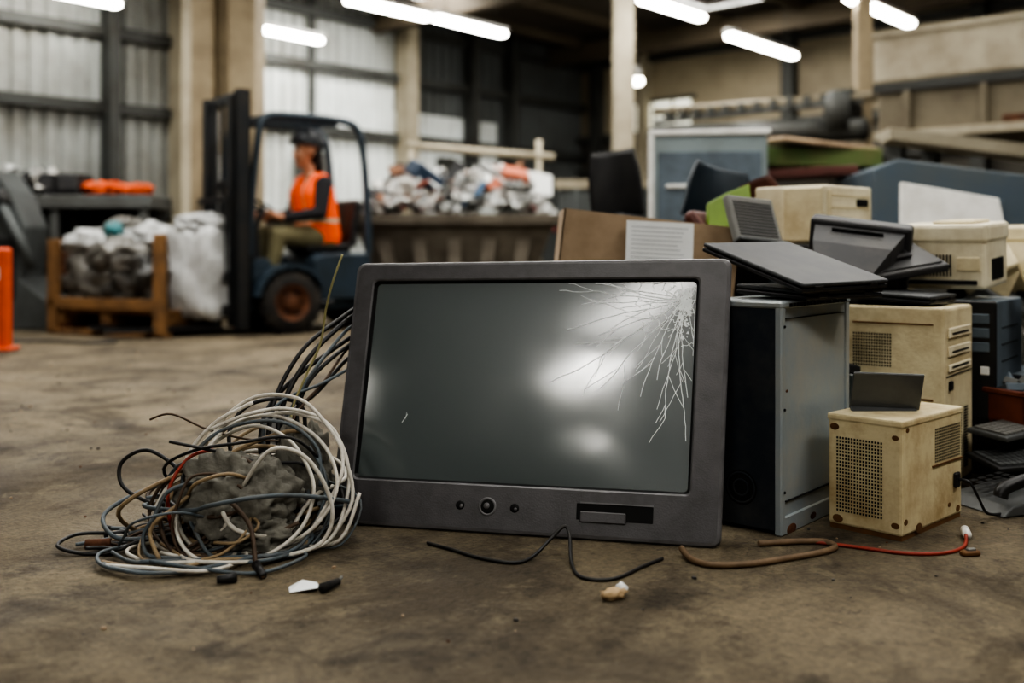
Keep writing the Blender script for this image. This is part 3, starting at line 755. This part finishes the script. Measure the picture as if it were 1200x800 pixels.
mb=MB()
mb.tube([(-.228,2.76,.005),(-.16,2.70,.005),(-.088,2.63,.005),(.0,2.585,.005),(.05,2.62,.008),(.10,2.67,.04),(.137,2.69,.068),(.15,2.67,.05),(.150,2.57,.008),(.17,2.47,.005),(.245,2.46,.005),(.33,2.56,.005),(.385,2.62,.005)],.0045,c_blk)
mb.obj('power_cord')
mb=MB()
mb.tube([(.44,2.66,.02),(.455,2.60,.01),(.50,2.555,.009),(.597,2.565,.008),(.70,2.61,.008),(.80,2.66,.008),(.855,2.71,.008),(.84,2.76,.008),(.76,2.76,.008),(.66,2.74,.008)],.0085,mat('hose_tan',(120,98,74),.6,0,(80,64,48),.6,20))
mb.obj('rubber_hose')
mb=MB()
mb.tube([(.80,2.77,.006),(.914,2.72,.005),(1.02,2.665,.005),(1.12,2.665,.005),(1.20,2.72,.006),(1.25,2.82,.015)],.005,c_red)
mb.cyl((1.245,2.80,.014),(1.26,2.85,.016),.012,m_white,seg=10)
mb.obj('red_cord')
mb=MB(); mb.face([(0,0,.002),(.06,.0,.012),(.065,.035,.002),(.02,.05,.016)],m_paper); mb.face([(.02,.05,.016),(.065,.035,.002),(.05,.07,.003)],m_paper); mb.face([(0,0,.002),(.02,.05,.016),(-.01,.04,.002)],m_paper); mb.obj('paper_scrap',T(-.515,2.37,0))
mb=MB(); mb.blob((0,0,.012),(.032,.018,.015),mat('tan_scrap',(180,155,120),0.8),8,.4,2.5,sub=3,flat=.7); mb.blob((.026,.01,.016),(.014,.012,.016),m_paper,4,.3,2.5,sub=3); mb.obj('crumpled_wrapper',T(.232,2.33,0)@RZ(25))
mb=MB(); mb.cyl((0,0,.012),(.03,.05,.012),.012,m_rubber,r2=.008,seg=10); mb.cyl((.03,.05,.012),(.033,.075,.014),.004,m_steel,seg=8); mb.obj('cable_connector',T(-.44,2.37,0))
mb=MB(); mb.bx(-.025,.025,-.012,.012,0,.014,m_bxr,bev=.004); mb.bx(-.01,.015,-.006,.006,.012,.02,m_steel,bev=.002); mb.obj('terminal_block',T(1.19,2.66,0)@RZ(10))
mb=MB(); RL=random.Random(4)
for i in range(420):
    x=RL.uniform(-3.2,1.6); y=RL.uniform(1.9,8.5); s=RL.uniform(.002,.008)*(1+.12*y)
    mb.box((x,y,s*.3),(s,s*.7,s*.5),RL.choice((m_rust,m_dkg,m_card,m_steel,m_black,m_card)),rot=(0,0,RL.uniform(0,180)))
mb.obj('floor_grit')

# ---------------------------------------------------------------- forklift
FK=T(-2.35,9.94,0)@RZ(215)
fk=empty('forklift',FK)
m_fb=mat('forklift_blue_paint',(50,64,76),0.45,0.15,(42,46,48),0.6,4)
m_fd=mat('forklift_dark_paint',(30,33,36),0.5,0.2,(56,50,42),0.5,5)
XZ=lambda y0: Matrix(((1,0,0,0),(0,0,1,0),(0,1,0,0),(0,0,0,1)))
mb=MB()
mb.prism([(.32,.20),(.32,.66),(.26,.70),(.16,.70),(-.02,.46),(-.22,.42),(-.28,.70),(-.34,.745),(-.84,.75),(-.90,.70),(-.92,.60),(-1.22,.56),(-1.30,.44),(-1.28,.26),(-1.0,.20)],-.36,.36,m_fb,XZ(0),bev=.015)
mb.prism([(.32,.66),(.32,1.02),(.26,1.04),(.24,.98),(.22,.70)],-.34,.34,m_fd,XZ(0),bev=.012)
mb.prism([(-.30,.30),(-.24,.70),(-.34,.74),(-.85,.75),(-.90,.3)],.34,.47,m_fb,XZ(0),bev=.02)
mb.prism([(-.30,.30),(-.24,.70),(-.34,.74),(-.85,.75),(-.90,.3)],-.47,-.34,m_fb,XZ(0),bev=.02)
for s in (-1,1):
    P=[]
    for i in range(9):
        a=math.radians(10+i*18); P.append((.36*math.cos(a)*1.0,.29+.36*math.sin(a)))
    Q=[(p[0]*.9,.29+(p[1]-.29)*.9) for p in P[::-1]]
    for i in range(8):
        mb.prism([P[i],P[i+1],Q[-i-2],Q[-i-1]],(.36 if s>0 else -.58),(.58 if s>0 else -.36),m_fb,XZ(0))
    mb.bx(-.42,-.22,s*.36,s*.56,.26,.30,m_fd,bev=.01)
mb.bx(-.74,-.26,-.25,.28,.745,.85,m_black,bev=.035,seg=2)
mb.box((-.79,.03,1.04),(.10,.48,.48),m_black,bev=.04,rot=(0,-8,0),seg=2)
mb.obj('body',I4,fk)
mb=MB()
def wheel(x,y,r,w):
    M=T(x,y,r)@RX(90)
    mb.lathe([(r*.60,-w/2),(r*.93,-w/2),(r,-w*.36),(r,w*.36),(r*.93,w/2),(r*.60,w/2)],m_rubber,M,40)
    for i in range(20):
        a=i*18; mb.box((0,0,0),(.02,.035,w*.9),m_rubber,M@RZ(a)@T(r*1.0,0,0),bev=.004)
    for s in (-1,1):
        mb.lathe([(r*.61,s*w*.48),(r*.56,s*w*.50),(r*.50,s*w*.30),(r*.30,s*w*.22),(r*.27,s*w*.36),(r*.14,s*w*.42),(0.001,s*w*.42)],m_rust,M,32)
        for i in range(6):
            a=math.radians(60*i); mb.cyl((r*.38*math.cos(a),r*.38*math.sin(a),s*w*.22),(r*.38*math.cos(a),r*.38*math.sin(a),s*w*.34),.012,m_fd,M,seg=6)
for s in (-1,1): wheel(0,s*.47,.29,.2)
for s in (-1,1): wheel(-.98,s*.42,.22,.17)
mb.obj('wheels',I4,fk)
mb=MB()
for s in (-1,1):
    y=s*.40
    mb.tube([(.36,y,.70),(.34,y,1.2),(.27,y,1.84),(.23,y,1.97),(.12,y,2.03),(-.3,y,2.04),(-.62,y,2.02),(-.73,y,1.96),(-.79,y,1.80),(-.84,y,1.3),(-.86,y,.72)],.038,m_fb,n=8,seg=8)
for i in range(8): mb.bx(.18-i*.11-.02,.18-i*.11+.02,-.40,.40,2.01,2.05,m_fb,bev=.006)
mb.bx(-.70,.22,-.03,.03,2.01,2.04,m_fb)
mb.cyl((.22,.05,.85),(.10,.05,1.15),.03,m_black)
mb.obj('overhead_guard',I4,fk)
mb=MB()
SW=T(.10,.06,1.175)@RY(-32)
P=[(.18*math.cos(a*math.pi/8),.18*math.sin(a*math.pi/8),0) for a in range(17)]
mb.tube(P,.014,m_black,SW,n=3,seg=8)
for a in (0,120,240): mb.cyl((0,0,-.02),(.175*math.cos(math.radians(a)),.175*math.sin(math.radians(a)),0),.01,m_black,SW,seg=8)
mb.sph((0,0,-.01),(.035,.035,.02),m_black,SW)
mb.cyl((.24,.26,.95),(.18,.28,1.16),.01,m_black); mb.sph((.18,.28,1.17),.022,m_black)
mb.obj('steering_wheel',I4,fk)
mb=MB()
for s in (-1,1):
    y=s*.44
    mb.bx(.38,.50,y-.05,y-.035,.06,2.24,m_fd); mb.bx(.38,.50,y+.035,y+.05,.06,2.24,m_fd); mb.bx(.38,.395,y-.05,y+.05,.06,2.24,m_fd)
    y=s*.33
    mb.bx(.41,.53,y-.045,y+.045,.08,2.20,m_fd,bev=.012)
    mb.cyl((.45,s*.2,.1),(.45,s*.2,1.7),.03,m_steel); mb.cyl((.45,s*.2,1.0),(.45,s*.2,2.1),.018,m_steel)
    mb.bx(.49,.51,s*.1-.02,s*.1+.02,.3,2.15,m_fd)
    mb.bx(.60,.64,s*.26-.06,s*.26+.06,.08,.55,m_fd); mb.bx(.60,1.60,s*.26-.06,s*.26+.06,.06,.09,m_fd)
for z in (.2,.75,1.35,2.15): mb.bx(.38,.46,-.47,.47,z,z+.09,m_fd,bev=.01)
mb.bx(.54,.60,-.42,.42,.18,.28,m_fd,bev=.01); mb.bx(.54,.60,-.42,.42,.48,.58,m_fd,bev=.01)
for k in range(6): mb.bx(.56,.58,-.38+k*.15,-.36+k*.15,.5,1.25,m_fd)
mb.bx(.56,.58,-.40,.40,1.22,1.27,m_fd)
mb.obj('mast',I4,fk)

# ---------------------------------------------------------------- pallet load
m_wood=mat('pallet_wood',(130,96,60),0.8,0,(76,55,36),0.8,5,0.2,30)
m_bagw=mat('white_sack_plastic',(200,202,202),0.45,0,(140,140,138),0.7,3,0.5,10)
m_bagg=mat('grey_clear_bag',(120,118,112),0.35,0,(60,56,52),0.9,5,0.5,10)
m_bagd=mat('dark_bag',(52,52,52),0.4,0,(110,106,98),0.7,5,0.5,10)
PX=Vector((-1.34,.60,0)).normalized()
PM=frame((-2.98,8.98,.0),(-PX.x,-PX.y,0),(.41,.91,0))@T(-1.45,0,0)
mb=MB()
LP=1.34
for x in (.02,.60,LP-.12): mb.bx(x,x+.12,0,.72,.10,.20,m_wood,bev=.006)
for x in (.04,.62,LP-.13): mb.bx(x,x+.10,0.02,.70,.03,.10,m_rust)
for k in range(6): mb.bx(-.04,LP+.02,.0+k*.125,.10+k*.125,.20,.235,m_wood,bev=.004)
mb.bx(-.04,LP+.02,-.03,.0,.235,.34,m_wood,bev=.006); mb.bx(-.04,LP+.02,-.02,.1,.0,.05,m_wood,bev=.004)
for (x,y,h) in ((-.03,-.03,.88),(LP-.07,-.05,.92),(LP-.05,.66,.85),(-.03,.66,.85)): mb.bx(x,x+.11,y,y+.07,.03,h,m_wood,bev=.006)
mb.obj('wooden_pallet',PM)
mb=MB()
mb.blob((.36,.33,.52),(.42,.34,.30),m_bagg,1,.3,2.2,square=.4)
mb.blob((.90,.30,.50),(.40,.33,.30),m_bagd,2,.3,2.4,square=.4)
mb.blob((.70,.20,.70),(.36,.26,.20),m_bagg,6,.35,2.6)
mb.blob((.30,.25,.84),(.32,.26,.13),m_bagw,4,.40,2.6)
mb.blob((.80,.40,.88),(.34,.25,.15),m_bagw,9,.40,2.6)
mb.blob((.55,.35,.99),(.20,.20,.10),m_bagg,19,.40,2.6)
mb.blob((.62,.15,.95),(.10,.08,.09),mat('teal_bag',(60,120,125),0.5),10,.3,2)
mb.obj('plastic_sacks',PM)
mb=MB()
mb.blob((1.43,.46,.58),(.27,.32,.50),m_bagw,7,.12,2.0,square=.8); mb.blob((1.40,.46,1.02),(.25,.26,.10),m_bagw,17,.45,2.8)
mb.obj('white_bulk_bag',PM)

# ---------------------------------------------------------------- skip bin
m_skip=mat('skip_rusty_grey',(104,97,86),0.7,0.2,(68,60,50),0.8,3,0.2,20)
mb=MB()
x0,x1=-1.77,.49; y0,y1=11.3,12.9; zt=1.15; zb=.15; t=.35
A=[(x0+t,y0+.2,zb),(x1-t,y0+.2,zb),(x1-t,y1-.2,zb),(x0+t,y1-.2,zb)]
Bt=[(x0,y0,zt),(x1,y0,zt),(x1,y1,zt),(x0,y1,zt)]
for i in range(4): mb.face([A[i],A[(i+1)%4],Bt[(i+1)%4],Bt[i]],m_skip)
mb.face(A,m_skip)
mb.face([(x0+.03,y0+.03,zt-.15),(x1-.03,y0+.03,zt-.15),(x1-.03,y1-.03,zt-.15),(x0+.03,y1-.03,zt-.15)],m_skip)
mb.bx(x0-.05,x1+.05,y0-.06,y0+.03,zt-.10,zt+.02,m_skip,bev=.01); mb.bx(x0-.05,x1+.05,y1-.03,y1+.06,zt-.08,zt+.02,m_skip,bev=.01)
mb.bx(x0-.05,x0+.04,y0,y1,zt-.08,zt+.02,m_skip,bev=.01); mb.bx(x1-.04,x1+.05,y0,y1,zt-.08,zt+.02,m_skip,bev=.01)
for k in range(5):
    u=(k+.5)/5; xt=x0+.1+(x1-x0-.2)*u; xb=x0+t+(x1-x0-2*t)*u
    mb.prism([(xt-.09,zt-.08),(xt+.09,zt-.08),(xb+.05,zb),(xb-.05,zb)],0,.09,m_skip,frame((0,y0-.03,0),(1,0,0),(0,.19,1)),bev=.01)
mb.bx(x0+t,x0+t+.1,y0+.3,y1-.3,0,zb,m_skip); mb.bx(x1-t-.1,x1-t,y0+.3,y1-.3,0,zb,m_skip)
mb.obj('waste_skip')
mb=MB(); RS=random.Random(9)
sc=[mat('scrap_white',(206,208,206),.6),mat('scrap_grey',(150,152,150),.6),mat('scrap_white2',(228,226,220),.6),mat('scrap_brown',(130,90,64),.7),mat('scrap_orange',(184,100,70),.6),mat('scrap_blue',(66,96,126),.6),mat('scrap_dark',(46,46,48),.6),mat('scrap_red',(150,58,52),.6)]
wts=[7,6,8,1.6,.6,.7,2.6,.5]
def crumple(mb,x,y,z,s,m,RS):
    n=RS.randint(4,6); C=Vector((x,y,z)); pts=[]
    ax=Euler((RS.uniform(-1.2,1.2),RS.uniform(-1.2,1.2),RS.uniform(0,6.28))).to_matrix()
    for k in range(n):
        a=2*math.pi*k/n+RS.uniform(-.3,.3); r=s*RS.uniform(.6,1.1)
        pts.append(C+ax@Vector((r*math.cos(a),r*math.sin(a),RS.uniform(-.35,.35)*s)))
    for k in range(n): mb.face([C,pts[k],pts[(k+1)%n]],m)
def prof(u): return (min(1,max(0,u)*5)**.7)*(min(1,max(0,1-u)*7)**.7)
for i in range(2400):
    x=RS.uniform(x0+.02,x1-.02); y=RS.uniform(y0+.02,y1-.05)
    u=(x-x0)/(x1-x0); v=(y-y0)/(y1-y0)
    hgt=1.12+.58*prof(u)*(math.sin(math.pi*(.1+.8*v))**.8)*(.86+.14*math.sin(u*11))
    z=hgt-RS.random()*.12
    crumple(mb,x,y,z,RS.uniform(.03,.10),RS.choices(sc,wts)[0],RS)
for i in range(60):
    x=RS.uniform(x0+.2,x1-.2); y=RS.uniform(y0+.1,y1-.3); u=(x-x0)/(x1-x0); v=(y-y0)/(y1-y0)
    z=1.14+.54*prof(u)*(math.sin(math.pi*(.1+.8*v))**.8)
    mb.box((x,y,z),(RS.uniform(.08,.3),RS.uniform(.05,.2),RS.uniform(.01,.06)),RS.choices(sc,[3,4,3,2,.8,1.0,5,.6])[0],bev=.005,rot=(RS.uniform(-60,60),RS.uniform(-60,60),RS.uniform(0,180)))
mb.box((.03,11.7,1.62),(.30,.22,.13),sc[4],rot=(30,10,15),bev=.01); mb.box((-1.0,11.7,1.62),(.40,.3,.18),mat('scrap_navy',(40,58,80),.6),rot=(20,30,40),bev=.02); mb.box((.32,11.9,1.54),(.3,.3,.02),sc[0],rot=(60,10,15))
mb.obj('scrap_material_pile')

# ---------------------------------------------------------------- left work bench & items
m_bench=mat('bench_steel',(104,106,104),0.6,0.2,(62,58,52),0.6,2)
mb=MB()
mb.bx(-5.9,-3.85,10.9,11.6,1.22,1.36,m_bench,bev=.01); mb.bx(-5.9,-3.9,11.5,11.55,0,1.22,m_fd)
for x in (-5.85,-4.9,-3.95): mb.bx(x-.04,x+.04,10.95,11.03,0,1.22,m_bench); mb.bx(x-.04,x+.04,11.45,11.55,0,1.22,m_bench)
mb.bx(-5.9,-3.9,10.95,11.5,.45,.50,m_bench)
for k in range(5): mb.bx(-5.75+k*.38,-5.45+k*.38,11.0,11.4,.5,.75+.07*(k%3),(m_fd,m_bench,m_rust,m_fd,m_dkg)[k],bev=.02)
for k in range(4): mb.bx(-5.7+k*.45,-5.35+k*.45,11.0,11.4,0,.3+.06*(k%2),(m_fd,m_dkg,m_fd,m_bench)[k],bev=.02)
mb.obj('work_bench')
mb=MB(); mb.bx(-5.45,-4.65,11.0,11.4,1.362,1.60,m_black,bev=.02)
for k in range(3): mb.bx(-5.42+k*.27,-5.2+k*.27,10.985,11.0,1.42,1.56,m_dkg,bev=.01)
mb.obj('storage_crate')
mb=MB(); RS2=random.Random(3)
for i in range(160): crumple(mb,RS2.uniform(-5.85,-5.0),RS2.uniform(10.95,11.5),1.62-RS2.random()*.2+.05*math.sin(i),RS2.uniform(.04,.11),RS2.choices(sc,[5,4,4,2,0,1,5,0])[0],RS2)
mb.obj('rag_pile')
m_or=mat('hi_vis_orange_cloth',(226,100,50),0.8,0,(170,74,36),0.5,8,0.2,30)
mb=MB(); mb.blob((-4.45,11.2,1.44),(.28,.18,.09),m_or,3,.45,2.6); mb.blob((-4.1,11.2,1.43),(.18,.16,.07),m_or,6,.35,2.2); mb.obj('safety_vest_cloth')
m_mach=mat('machine_grey',(84,88,88),0.55,0.2,(52,52,50),0.6,3)
mb=MB()
mb.prism([(-5.6,0),(-4.45,0),(-4.45,.25),(-4.75,.5),(-4.7,1.0),(-4.85,1.35),(-5.0,1.55),(-5.6,1.6)],0,.5,m_mach,Matrix(((1,0,0,0),(0,0,1,9.9),(0,1,0,0),(0,0,0,1))),bev=.02)
mb.bx(-5.6,-4.8,9.86,9.9,.3,.9,m_fd,bev=.01); mb.cyl((-4.9,9.85,1.2),(-4.6,9.85,.6),.05,m_mach); mb.sph((-4.95,9.86,1.25),(.12,.06,.12),m_fd)
mb.obj('metal_press')
m_orp=mat('orange_paint',(206,84,44),0.5,0,(150,60,34),0.5,5)
mb=MB(); mb.bx(-.35,0,0,.10,.0,.80,m_orp,bev=.02); mb.bx(-.40,.03,-.05,.15,0,.03,m_orp,bev=.01); mb.bx(-.33,-.06,-.004,.0,.55,.65,m_white)
mb.obj('safety_barrier',T(-3.895,7.9,0))
mb=MB(); mb.tube([(-4.2,8.6,.012),(-3.95,8.65,.012),(-3.8,8.6,.012),(-3.5,8.5,.012),(-3.3,8.55,.012)],.012,c_blk); mb.obj('extension_cable')

# ---------------------------------------------------------------- big machine, upper right
m_bal=mat('machine_beige',(176,168,148),0.6,0.1,(116,104,84),0.7,1.6)
m_bal2=mat('machine_beige_dark',(124,116,98),0.6,0.1,(80,70,56),0.7,1.6)
VM=frame((3.52,10.0,0),(.737,-.676,0),(.676,.737,0))
mb=MB()
mb.bx(0,4.2,0,1.2,2.38,2.87,m_bal,VM,bev=.04,seg=2); mb.bx(.03,4.2,.05,1.2,1.84,2.34,m_bal2,VM,bev=.02); mb.bx(0,4.2,.0,.06,2.30,2.39,m_girt,VM)
mb.bx(0,4.2,-.02,.02,2.84,2.89,m_post,VM); mb.bx(0.02,4.2,-.03,.05,1.84,1.92,m_bal,VM)
for k in range(6): mb.bx(.3+.7*k,.36+.7*k,.0,.06,1.9,2.3,m_bal2,VM)
for x in (.1,1.6,3.2): mb.bx(x,x+.14,.1,.24,0,1.84,m_girt,VM); mb.bx(x,x+.14,1.0,1.14,0,1.84,m_girt,VM)
mb.bx(1.2,1.5,-.01,0,1.93,1.99,m_rust,VM)
mb.obj('baling_machine')
mb=MB()
mb.prism([(0,1.70),(3.0,1.25),(3.0,1.36),(0,1.80)],0,.4,m_post,frame((3.2,8.9,0),(1,-.15,0),(0,0,1)))
for x in (.2,2.6): mb.bx(3.2+x,3.26+x,8.5,8.6,0,1.45,m_girt)
mb.bx(3.3,5.9,8.85,8.9,.9,1.2,m_appl)
mb.obj('conveyor_chute')
m_pipe=mat('dull_pipe',(84,86,84),0.5,0.3,(60,56,50),0.6,3)
mb=MB(); VC=frame((1.9,13.6,0),(.72,-.69,0),(.69,.72,0))
mb.cyl((1.9,13.6,2.30),(4.0,11.6,2.14),.13,m_pipe,seg=24); mb.cyl((1.9,13.6,2.60),(4.1,11.5,2.50),.06,m_bal2,seg=16); mb.cyl((3.72,11.86,2.36),(3.9,11.7,2.36),.26,m_girt,seg=24)
mb.bx(0,2.9,-.05,.05,1.90,2.0,m_bal2,VC); mb.bx(0,2.9,-.05,.05,2.44,2.50,m_pipe,VC)
for k in range(12): mb.bx(.2+.22*k,.28+.22*k,-.08,.08,2.46,2.58,m_girt,VC)
for (x,y) in ((2.1,13.4),(3.0,12.55),(3.75,11.85)): mb.bx(x-.05,x+.05,y-.05,y+.05,0,2.2,m_girt)
mb.obj('pipe_conveyor')
mb=MB(); mb.bx(0,1.0,0,1.0,0,1.55,m_rwd,bev=.02); mb.bx(.05,.95,-.02,0,.2,1.4,m_girt); mb.bx(-.03,1.03,-.03,1.03,1.5,1.6,m_bal,bev=.01); mb.obj('storage_cabinet',T(2.2,10.4,0)@RZ(-20))
mb=MB(); mb.bx(0,2.0,0,1.2,.1,1.7,m_mach,bev=.03); mb.bx(-.04,2.04,-.05,.0,1.6,1.72,m_post); 
for k in range(4): mb.bx(.2+.5*k,.3+.5*k,-.05,0,.1,1.6,m_mach)
mb.bx(0,.2,0,1.2,0,.1,m_girt); mb.bx(1.8,2,0,1.2,0,.1,m_girt)
mb.obj('metal_container',T(.62,13.9,0)@RZ(-5))

# ---------------------------------------------------------------- driver
m_skin=mat('skin',(200,146,116),0.5,0,(168,116,90),0.3,20)
m_slv=mat('black_sleeve',(32,30,34),0.85,0,(46,44,48),0.4,12,0.3,30)
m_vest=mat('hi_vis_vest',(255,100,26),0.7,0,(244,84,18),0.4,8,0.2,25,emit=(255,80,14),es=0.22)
m_strip=mat('reflective_strip',(214,210,180),0.4)
m_khaki=mat('khaki_trousers',(120,114,86),0.85,0,(90,84,64),0.5,9,0.3,25)
m_boot=mat('work_boot',(52,42,34),0.7)
m_hair=mat('dark_hair',(24,18,16),0.6,0,(40,30,24),0.5,30)
PS=1.17
drv=empty('forklift_driver',FK@T(-.50,.06,.77)@Matrix.Scale(PS,4)@T(.50,0,-.86))
segs=[]
def S(p,q,r1,r2,lab): segs.append((Vector(p),Vector(q),r1,r2,lab))
for s in (-1,1):
    S((-.50,s*.085,.98),(-.46,s*.11,1.15),.14,.145,'vest'); S((-.46,s*.11,1.15),(-.42,s*.13,1.33),.145,.145,'vest'); S((-.42,s*.13,1.33),(-.42,s*.12,1.42),.14,.095,'vest')
    S((-.42,s*.08,1.43),(-.42,s*.21,1.425),.07,.078,'vest')
    S((-.42,s*.235,1.41),(-.37,s*.295,1.17),.076,.058,'slv')
    S((-.37,s*.295,1.17),(-.12,s*.20,1.13),.058,.040,'slv')
    S((-.12,s*.20,1.13),(-.075,s*.185,1.135),.030,.028,'skin'); S((-.075,s*.187,1.135),(-.02,s*.16,1.15),.030,.030,'skin')
    for k in range(4):
        off=(k-1.5)*.019
        b=Vector((-.015,s*(.155),1.155))+Vector((.5*off,s*off*.6,.8*off))
        S(b,b+Vector((.038-.003*abs(k-1.5),-s*.008,.006)),.010,.0095,'skin'); S(b+Vector((.038,-s*.008,.006)),b+Vector((.046,-s*.018,-.022)),.0095,.008,'skin'); S(b+Vector((.046,-s*.018,-.022)),b+Vector((.026,-s*.022,-.034)),.008,.0075,'skin')
    S((-.06,s*.165,1.15),(-.02,s*.135,1.175),.012,.010,'skin'); S((-.02,s*.135,1.175),(.012,s*.135,1.17),.010,.008,'skin')
    S((-.50,s*.09,.97),(-.50,s*.10,.96),.13,.12,'khaki'); S((-.50,s*.10,.98),(-.06,s*.16,.985),.112,.082,'khaki')
    S((-.06,s*.16,.985),(.03,s*.15,.60),.078,.058,'khaki'); S((.03,s*.15,.60),(.02,s*.15,.58),.056,.05,'boot'); S((.02,s*.15,.58),(.14,s*.16,.565),.045,.036,'boot')
S((-.42,0,1.44),(-.39,0,1.56),.062,.055,'skin')
HC=Vector((-.375,0,1.69))
parts=[]
def ell(c,r,lab,rot=None): parts.append((Vector(c),r,lab,rot))
ell(HC+Vector((-.01,0,.035)),(.105,.088,.115),'skin')
ell(HC+Vector((.035,0,-.035)),(.068,.066,.095),'skin')
ell(HC+Vector((.055,0,-.105)),(.036,.036,.028),'skin')
ell(HC+Vector((.105,0,-.018)),(.020,.014,.030),'skin')
ell(HC+Vector((.120,0,-.032)),(.014,.016,.012),'skin')
ell(HC+Vector((.092,0,.018)),(.016,.05,.010),'skin')
for s in (-1,1):
    ell(HC+Vector((-.005,s*.088,-.01)),(.022,.010,.032),'skin')
    ell(HC+Vector((.070,s*.040,-.04)),(.028,.022,.025),'skin')
ell(HC+Vector((.098,0,-.068)),(.012,.026,.008),'lip')
ell(HC+Vector((-.070,0,-.02)),(.070,.086,.10),'hair'); ell(HC+Vector((-.095,0,-.11)),(.055,.070,.10),'hair'); ell(HC+Vector((-.10,0,-.20)),(.045,.055,.09),'hair')
def unit(seg,rings):
    V=[(0,0,1)]; F=[]
    for i in range(1,rings):
        a=math.pi*i/rings
        for j in range(seg):
            b=2*math.pi*j/seg; V.append((math.sin(a)*math.cos(b),math.sin(a)*math.sin(b),math.cos(a)))
    V.append((0,0,-1)); L=len(V)-1
    for j in range(seg): F.append((0,1+j,1+(j+1)%seg)); 
    for i in range(rings-2):
        for j in range(seg):
            a=1+i*seg; F.append((a+j,a+seg+j,a+seg+(j+1)%seg,a+(j+1)%seg))
    a=1+(rings-2)*seg
    for j in range(seg): F.append((a+j,L,a+(j+1)%seg))
    return np.array(V),F
u1=unit(12,8); u2=unit(20,14)
VV=[];FF=[];base=0
def addsph(c,rad,U):
    global base
    V,F=U; VV.append(V*np.array(rad)+np.array(c)); FF.extend([tuple(i+base for i in f) for f in F]); base+=len(V)
for p,q,r1,r2,l in segs:
    L=(q-p).length; n=max(2,int(L/(min(r1,r2)*.35))+1)
    for i in range(n+1):
        t=i/n; r=r1+(r2-r1)*t; addsph(p.lerp(q,t),(r,r,r),u1)
for c,r,l,_ in parts: addsph(c,r,u2)
me=bpy.data.meshes.new('tmp'); me.from_pydata(np.concatenate(VV).tolist(),[],FF); me.update()
ob=bpy.data.objects.new('tmp',me); scene.collection.objects.link(ob)
md=ob.modifiers.new('r','REMESH'); md.mode='VOXEL'; md.voxel_size=0.0075; md.use_smooth_shade=True
sm=ob.modifiers.new('s','SMOOTH'); sm.iterations=3; sm.factor=.5
dg=bpy.context.evaluated_depsgraph_get(); ev=ob.evaluated_get(dg)
body=bpy.data.meshes.new_from_object(ev); body.name='body'
bpy.data.objects.remove(ob)
labs=['vest','slv','skin','khaki','boot','lip','hair','strip']
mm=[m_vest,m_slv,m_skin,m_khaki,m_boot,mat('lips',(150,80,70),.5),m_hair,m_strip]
body.materials.clear()
for m in mm: body.materials.append(m)
nf=len(body.polygons); C=np.zeros(nf*3,dtype=np.float32); body.polygons.foreach_get('center',C); C=C.reshape(-1,3)
best=np.full(nf,1e9); lab=np.zeros(nf,dtype=np.int32)
for p,q,r1,r2,l in segs:
    p_=np.array(p);d=np.array(q-p); t=np.clip(((C-p_)@d)/max(d@d,1e-9),0,1)
    dist=np.linalg.norm(C-(p_+t[:,None]*d),axis=1)-(r1+(r2-r1)*t)
    k=dist<best; best[k]=dist[k]; lab[k]=labs.index(l)
for c,r,l,_ in parts:
    e=(C-np.array(c))/np.array(r); ln=np.linalg.norm(e,axis=1); dist=(ln-1)*min(r)
    k=dist<best; best[k]=dist[k]; lab[k]=labs.index(l)
vest=lab==0
zz=C[:,2]; st=vest&(((zz>1.09)&(zz<1.125))|((np.abs(np.abs(C[:,1])-.125)<.013)&(zz>1.125)))
lab[st]=7
body.polygons.foreach_set('material_index',lab.astype(np.int32)); body.polygons.foreach_set('use_smooth',np.ones(nf,dtype=bool)); body.update()
bo=bpy.data.objects.new('body',body); scene.collection.objects.link(bo); bo.parent=drv
mb=MB()
m_eye=mat('eye_white',(225,222,215),.3)
for s in (-1,1):
    mb.sph(HC+Vector((.088,s*.033,-.002)),(.012,.014,.009),m_eye); mb.sph(HC+Vector((.096,s*.034,-.002)),(.006,.007,.007),m_hair); mb.sph(HC+Vector((.098,s*.036,.020)),(.006,.020,.004),m_hair)
mb.obj('eyes',I4,drv)
mb=MB(); m_hel=mat('helmet_dark',(44,47,52),0.35,0,(62,64,68),0.4,8)
prof_=[(.130,.0),(.134,.02),(.128,.06),(.106,.10),(.066,.128),(.001,.138)]
HM=T(*(HC+Vector((-.012,0,.055))))@RY(-8)@Matrix.Diagonal((1.08,.92,1,1))
mb.lathe(prof_,m_hel,HM,36); mb.lathe([(.128,-.006),(.140,-.004),(.140,.004),(.128,.010)],m_hel,HM,36)
mb.sph((.115,0,.004),(.050,.085,.009),m_hel,HM); mb.bx(-.11,.11,-.012,.012,.085,.142,m_hel,HM,bev=.01)
mb.obj('hard_hat',I4,drv)
print('TIMING all',time.time()-T0)

# ---------------------------------------------------------------- world, camera
w=bpy.data.worlds.new('world'); scene.world=w; w.use_nodes=True
w.node_tree.nodes['Background'].inputs[0].default_value=(.75,.82,.9,1); w.node_tree.nodes['Background'].inputs[1].default_value=.3
cd=bpy.data.cameras.new('camera'); cd.lens=36; cd.sensor_width=36; cd.shift_y=-110/1200
cd.dof.use_dof=True; cd.dof.focus_distance=2.85; cd.dof.aperture_fstop=1.25
cam=bpy.data.objects.new('camera',cd); scene.collection.objects.link(cam); cam.location=(0,0,.8); cam.rotation_euler=(math.radians(90),0,0)
scene.camera=cam
